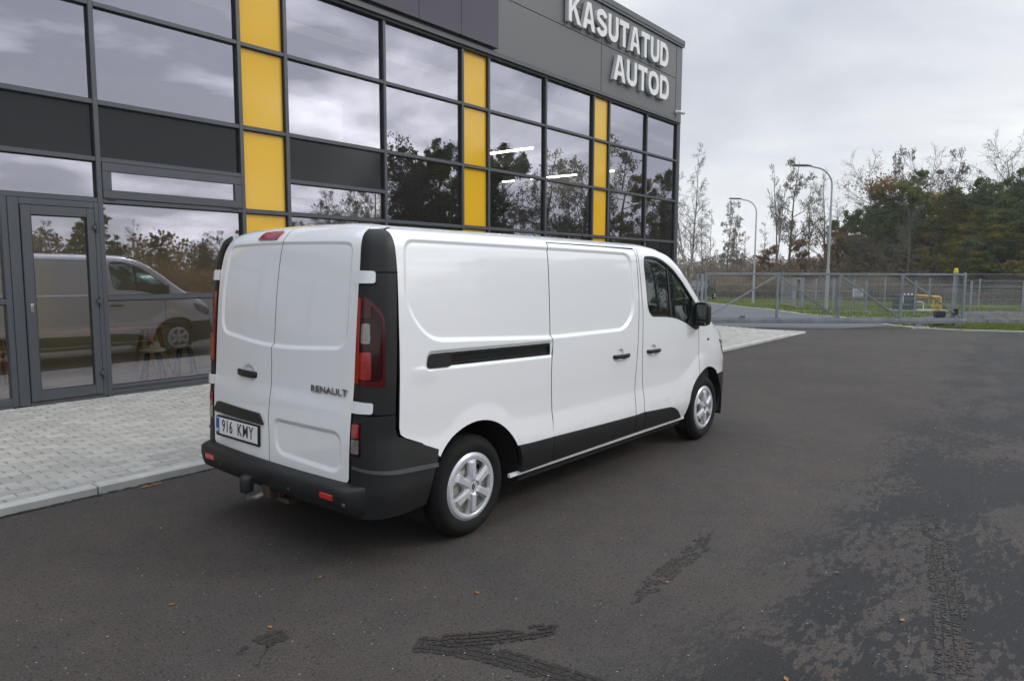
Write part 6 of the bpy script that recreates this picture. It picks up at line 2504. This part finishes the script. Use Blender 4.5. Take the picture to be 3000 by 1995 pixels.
# ------------------------------------------------------------------ undergrowth, dry grass, grass
def belt(name, n, size, mat, azr, rr, zr, seed, stretch=1.0):
    rg = np.random.default_rng(seed)
    az = R(1)*rg.uniform(*azr, n); d = rg.uniform(*rr, n)
    hmax = zr(np.degrees(az), d) if callable(zr) else np.full(n, zr)
    x, y = camx+d*np.cos(az), camy+d*np.sin(az)
    hz_ = rg.uniform(0, 1, n)**.9
    z = hmax*hz_
    # clump
    cl = np.sin(x*1.3+np.sin(y*.8)*2)+np.sin(y*1.7+1.3)*.8
    keep = (z < hmax*(.62+.2*cl)) | (rg.random(n) < .15)
    c = np.stack([x, y, z+zg(x, y)], 1)[keep]
    Q = leaf_quads(rg, c, size)
    if stretch != 1.0:
        Qr = Q.reshape(-1, 4, 3); m = Qr.mean(1, keepdims=True)
        Qr = m+(Qr-m)*np.array([1, 1, stretch]); Q = Qr.reshape(-1, 3)
    me = bpy.data.meshes.new(name)
    fill_quads(me, Q, len(c))
    o = link_mesh(name, me, M[mat])
    return setp(o, kind='stuff')


belt('brushwood', 70000, .085, 'brush', (3.0, 20.5), (74, 90), lambda a, d: 2.6+1.5*np.clip((20.5-a)/4, 0, 1)+.6*np.sin(a*2.1)+.5*np.sin(a*5.3), 21, 2.0)
belt('undergrowth', 100000, .095, 'brush_green', (2.0, 14.2), (76, 90), lambda a, d: 5.0+1.2*np.sin(a*3)+.8*np.sin(a*7), 22, 1.0)
belt('brushwood_low', 30000, .085, 'brush', (19.5, 27.5), (84, 100), lambda a, d: 3.0+.5*np.sin(a*4), 23, 1.6)
belt('bramble', 9000, .07, 'brush_green', (21, 27), (72, 80), lambda a, d: 2.2+.8*np.sin(a*3.1), 24)
belt('far_wood', 60000, .34, 'brush', (14, 40), (250, 285), lambda a, d: 7.2+.9*np.sin(a*2.7)+.5*np.sin(a*7), 25)
belt('reflected_undergrowth', 60000, .16, 'gold_wood', (-110, 2), (62, 76), lambda a, d: 3.2+.8*np.sin(a*.6)+0*a, 26, 1.5)
belt('reflected_wood', 50000, .32, 'gold_wood', (-125, -40), (95, 130), lambda a, d: 7.0+1.5*np.sin(a*.7)+0*a, 27)


def blades(name, n, mat, azr, rr, h, w, seed, rmask=None, z0=0.0, lean=.25):
    rg = np.random.default_rng(seed)
    az = R(1)*rg.uniform(*azr, n); d = rg.uniform(*rr, n)
    x, y = camx+d*np.cos(az), camy+d*np.sin(az)
    if rmask is not None:
        k = rmask(x, y); x, y = x[k], y[k]
    n = len(x)
    hh = h*rg.uniform(.5, 1.2, n)
    if h > .5:
        hh *= .72+.30*np.sin(x*.55+np.sin(y*.9)*1.3)*np.sin(y*.41)+.12*np.sin(x*1.9+y)
    a = rg.uniform(0, 6.28, n)
    lx, ly = rg.normal(0, lean, n)*hh, rg.normal(0, lean, n)*hh
    zb_ = zg(x, y)+z0
    p0 = np.stack([x-np.cos(a)*w, y-np.sin(a)*w, zb_], 1)
    p1 = np.stack([x+np.cos(a)*w, y+np.sin(a)*w, zb_], 1)
    p2 = np.stack([x+lx, y+ly, zb_+hh], 1)
    V = np.stack([p0, p1, p2], 1).reshape(-1, 3)
    me = bpy.data.meshes.new(name)
    fill_quads(me, V, n, 3)
    return setp(link_mesh(name, me, M[mat]), kind='stuff')


LP = np.array(lawn_poly)
blades('dry_grass', 60000, 'dry_grass', (1.5, 27.5), (70, 80), 2.3, .03, 31, None, 0, .13)
blades('grass', 80000, 'grass', (1.5, 27), (24.5, 72), .11, .018, 32, lambda x, y: sd_rrect(x, y, LP) < -.1, .02, .5)
blades('grass', 9000, 'grass', (1.5, 9), (24.3, 27.5), .11, .010, 33, lambda x, y: sd_rrect(x, y, LP) < -.1, .02, .5)

# ------------------------------------------------------------------ vans across the yard that the glazing mirrors
GV = 'white vans parked across the yard mirrored in the glass'
sk = ('name_badge', 'plate_letters', 'band_letters', 'tow_bar', 'parking_sensor', 'rail_groove', 'emblem', 'rim_hole', 'mesh_panel', 'aerial')
for k, (x, y, rz, lab) in enumerate(((13.0, -36, R(76), None), (9.6, -36.5, R(80), None), (16.6, -35.5, R(74), None), (6.0, -37, R(78), None))):
    v = copy_tree(VAN, None, sk)
    v.location = (x, y, 0)
    v.rotation_euler = (0, 0, rz)
    setp(v, 'white panel van parked in a row across the yard, seen mirrored in the glass', 'van', GV)

# ------------------------------------------------------------------ thin autumn haze
hm = bpy.data.materials.new('haze')
hm.use_nodes = True
hm.node_tree.nodes.clear()
_o = hm.node_tree.nodes.new('ShaderNodeOutputMaterial')
_v = hm.node_tree.nodes.new('ShaderNodeVolumePrincipled')
_v.inputs['Color'].default_value = (.93, .94, .96, 1)
_v.inputs['Density'].default_value = .0005
hm.node_tree.links.new(_v.outputs[0], _o.inputs['Volume'])
hz_o = MB().box(-1540, 1540, -1540, 1540, -2.0, 22).build('haze', hm)
setp(hz_o, kind='stuff')
scene.cycles.volume_bounces = 1
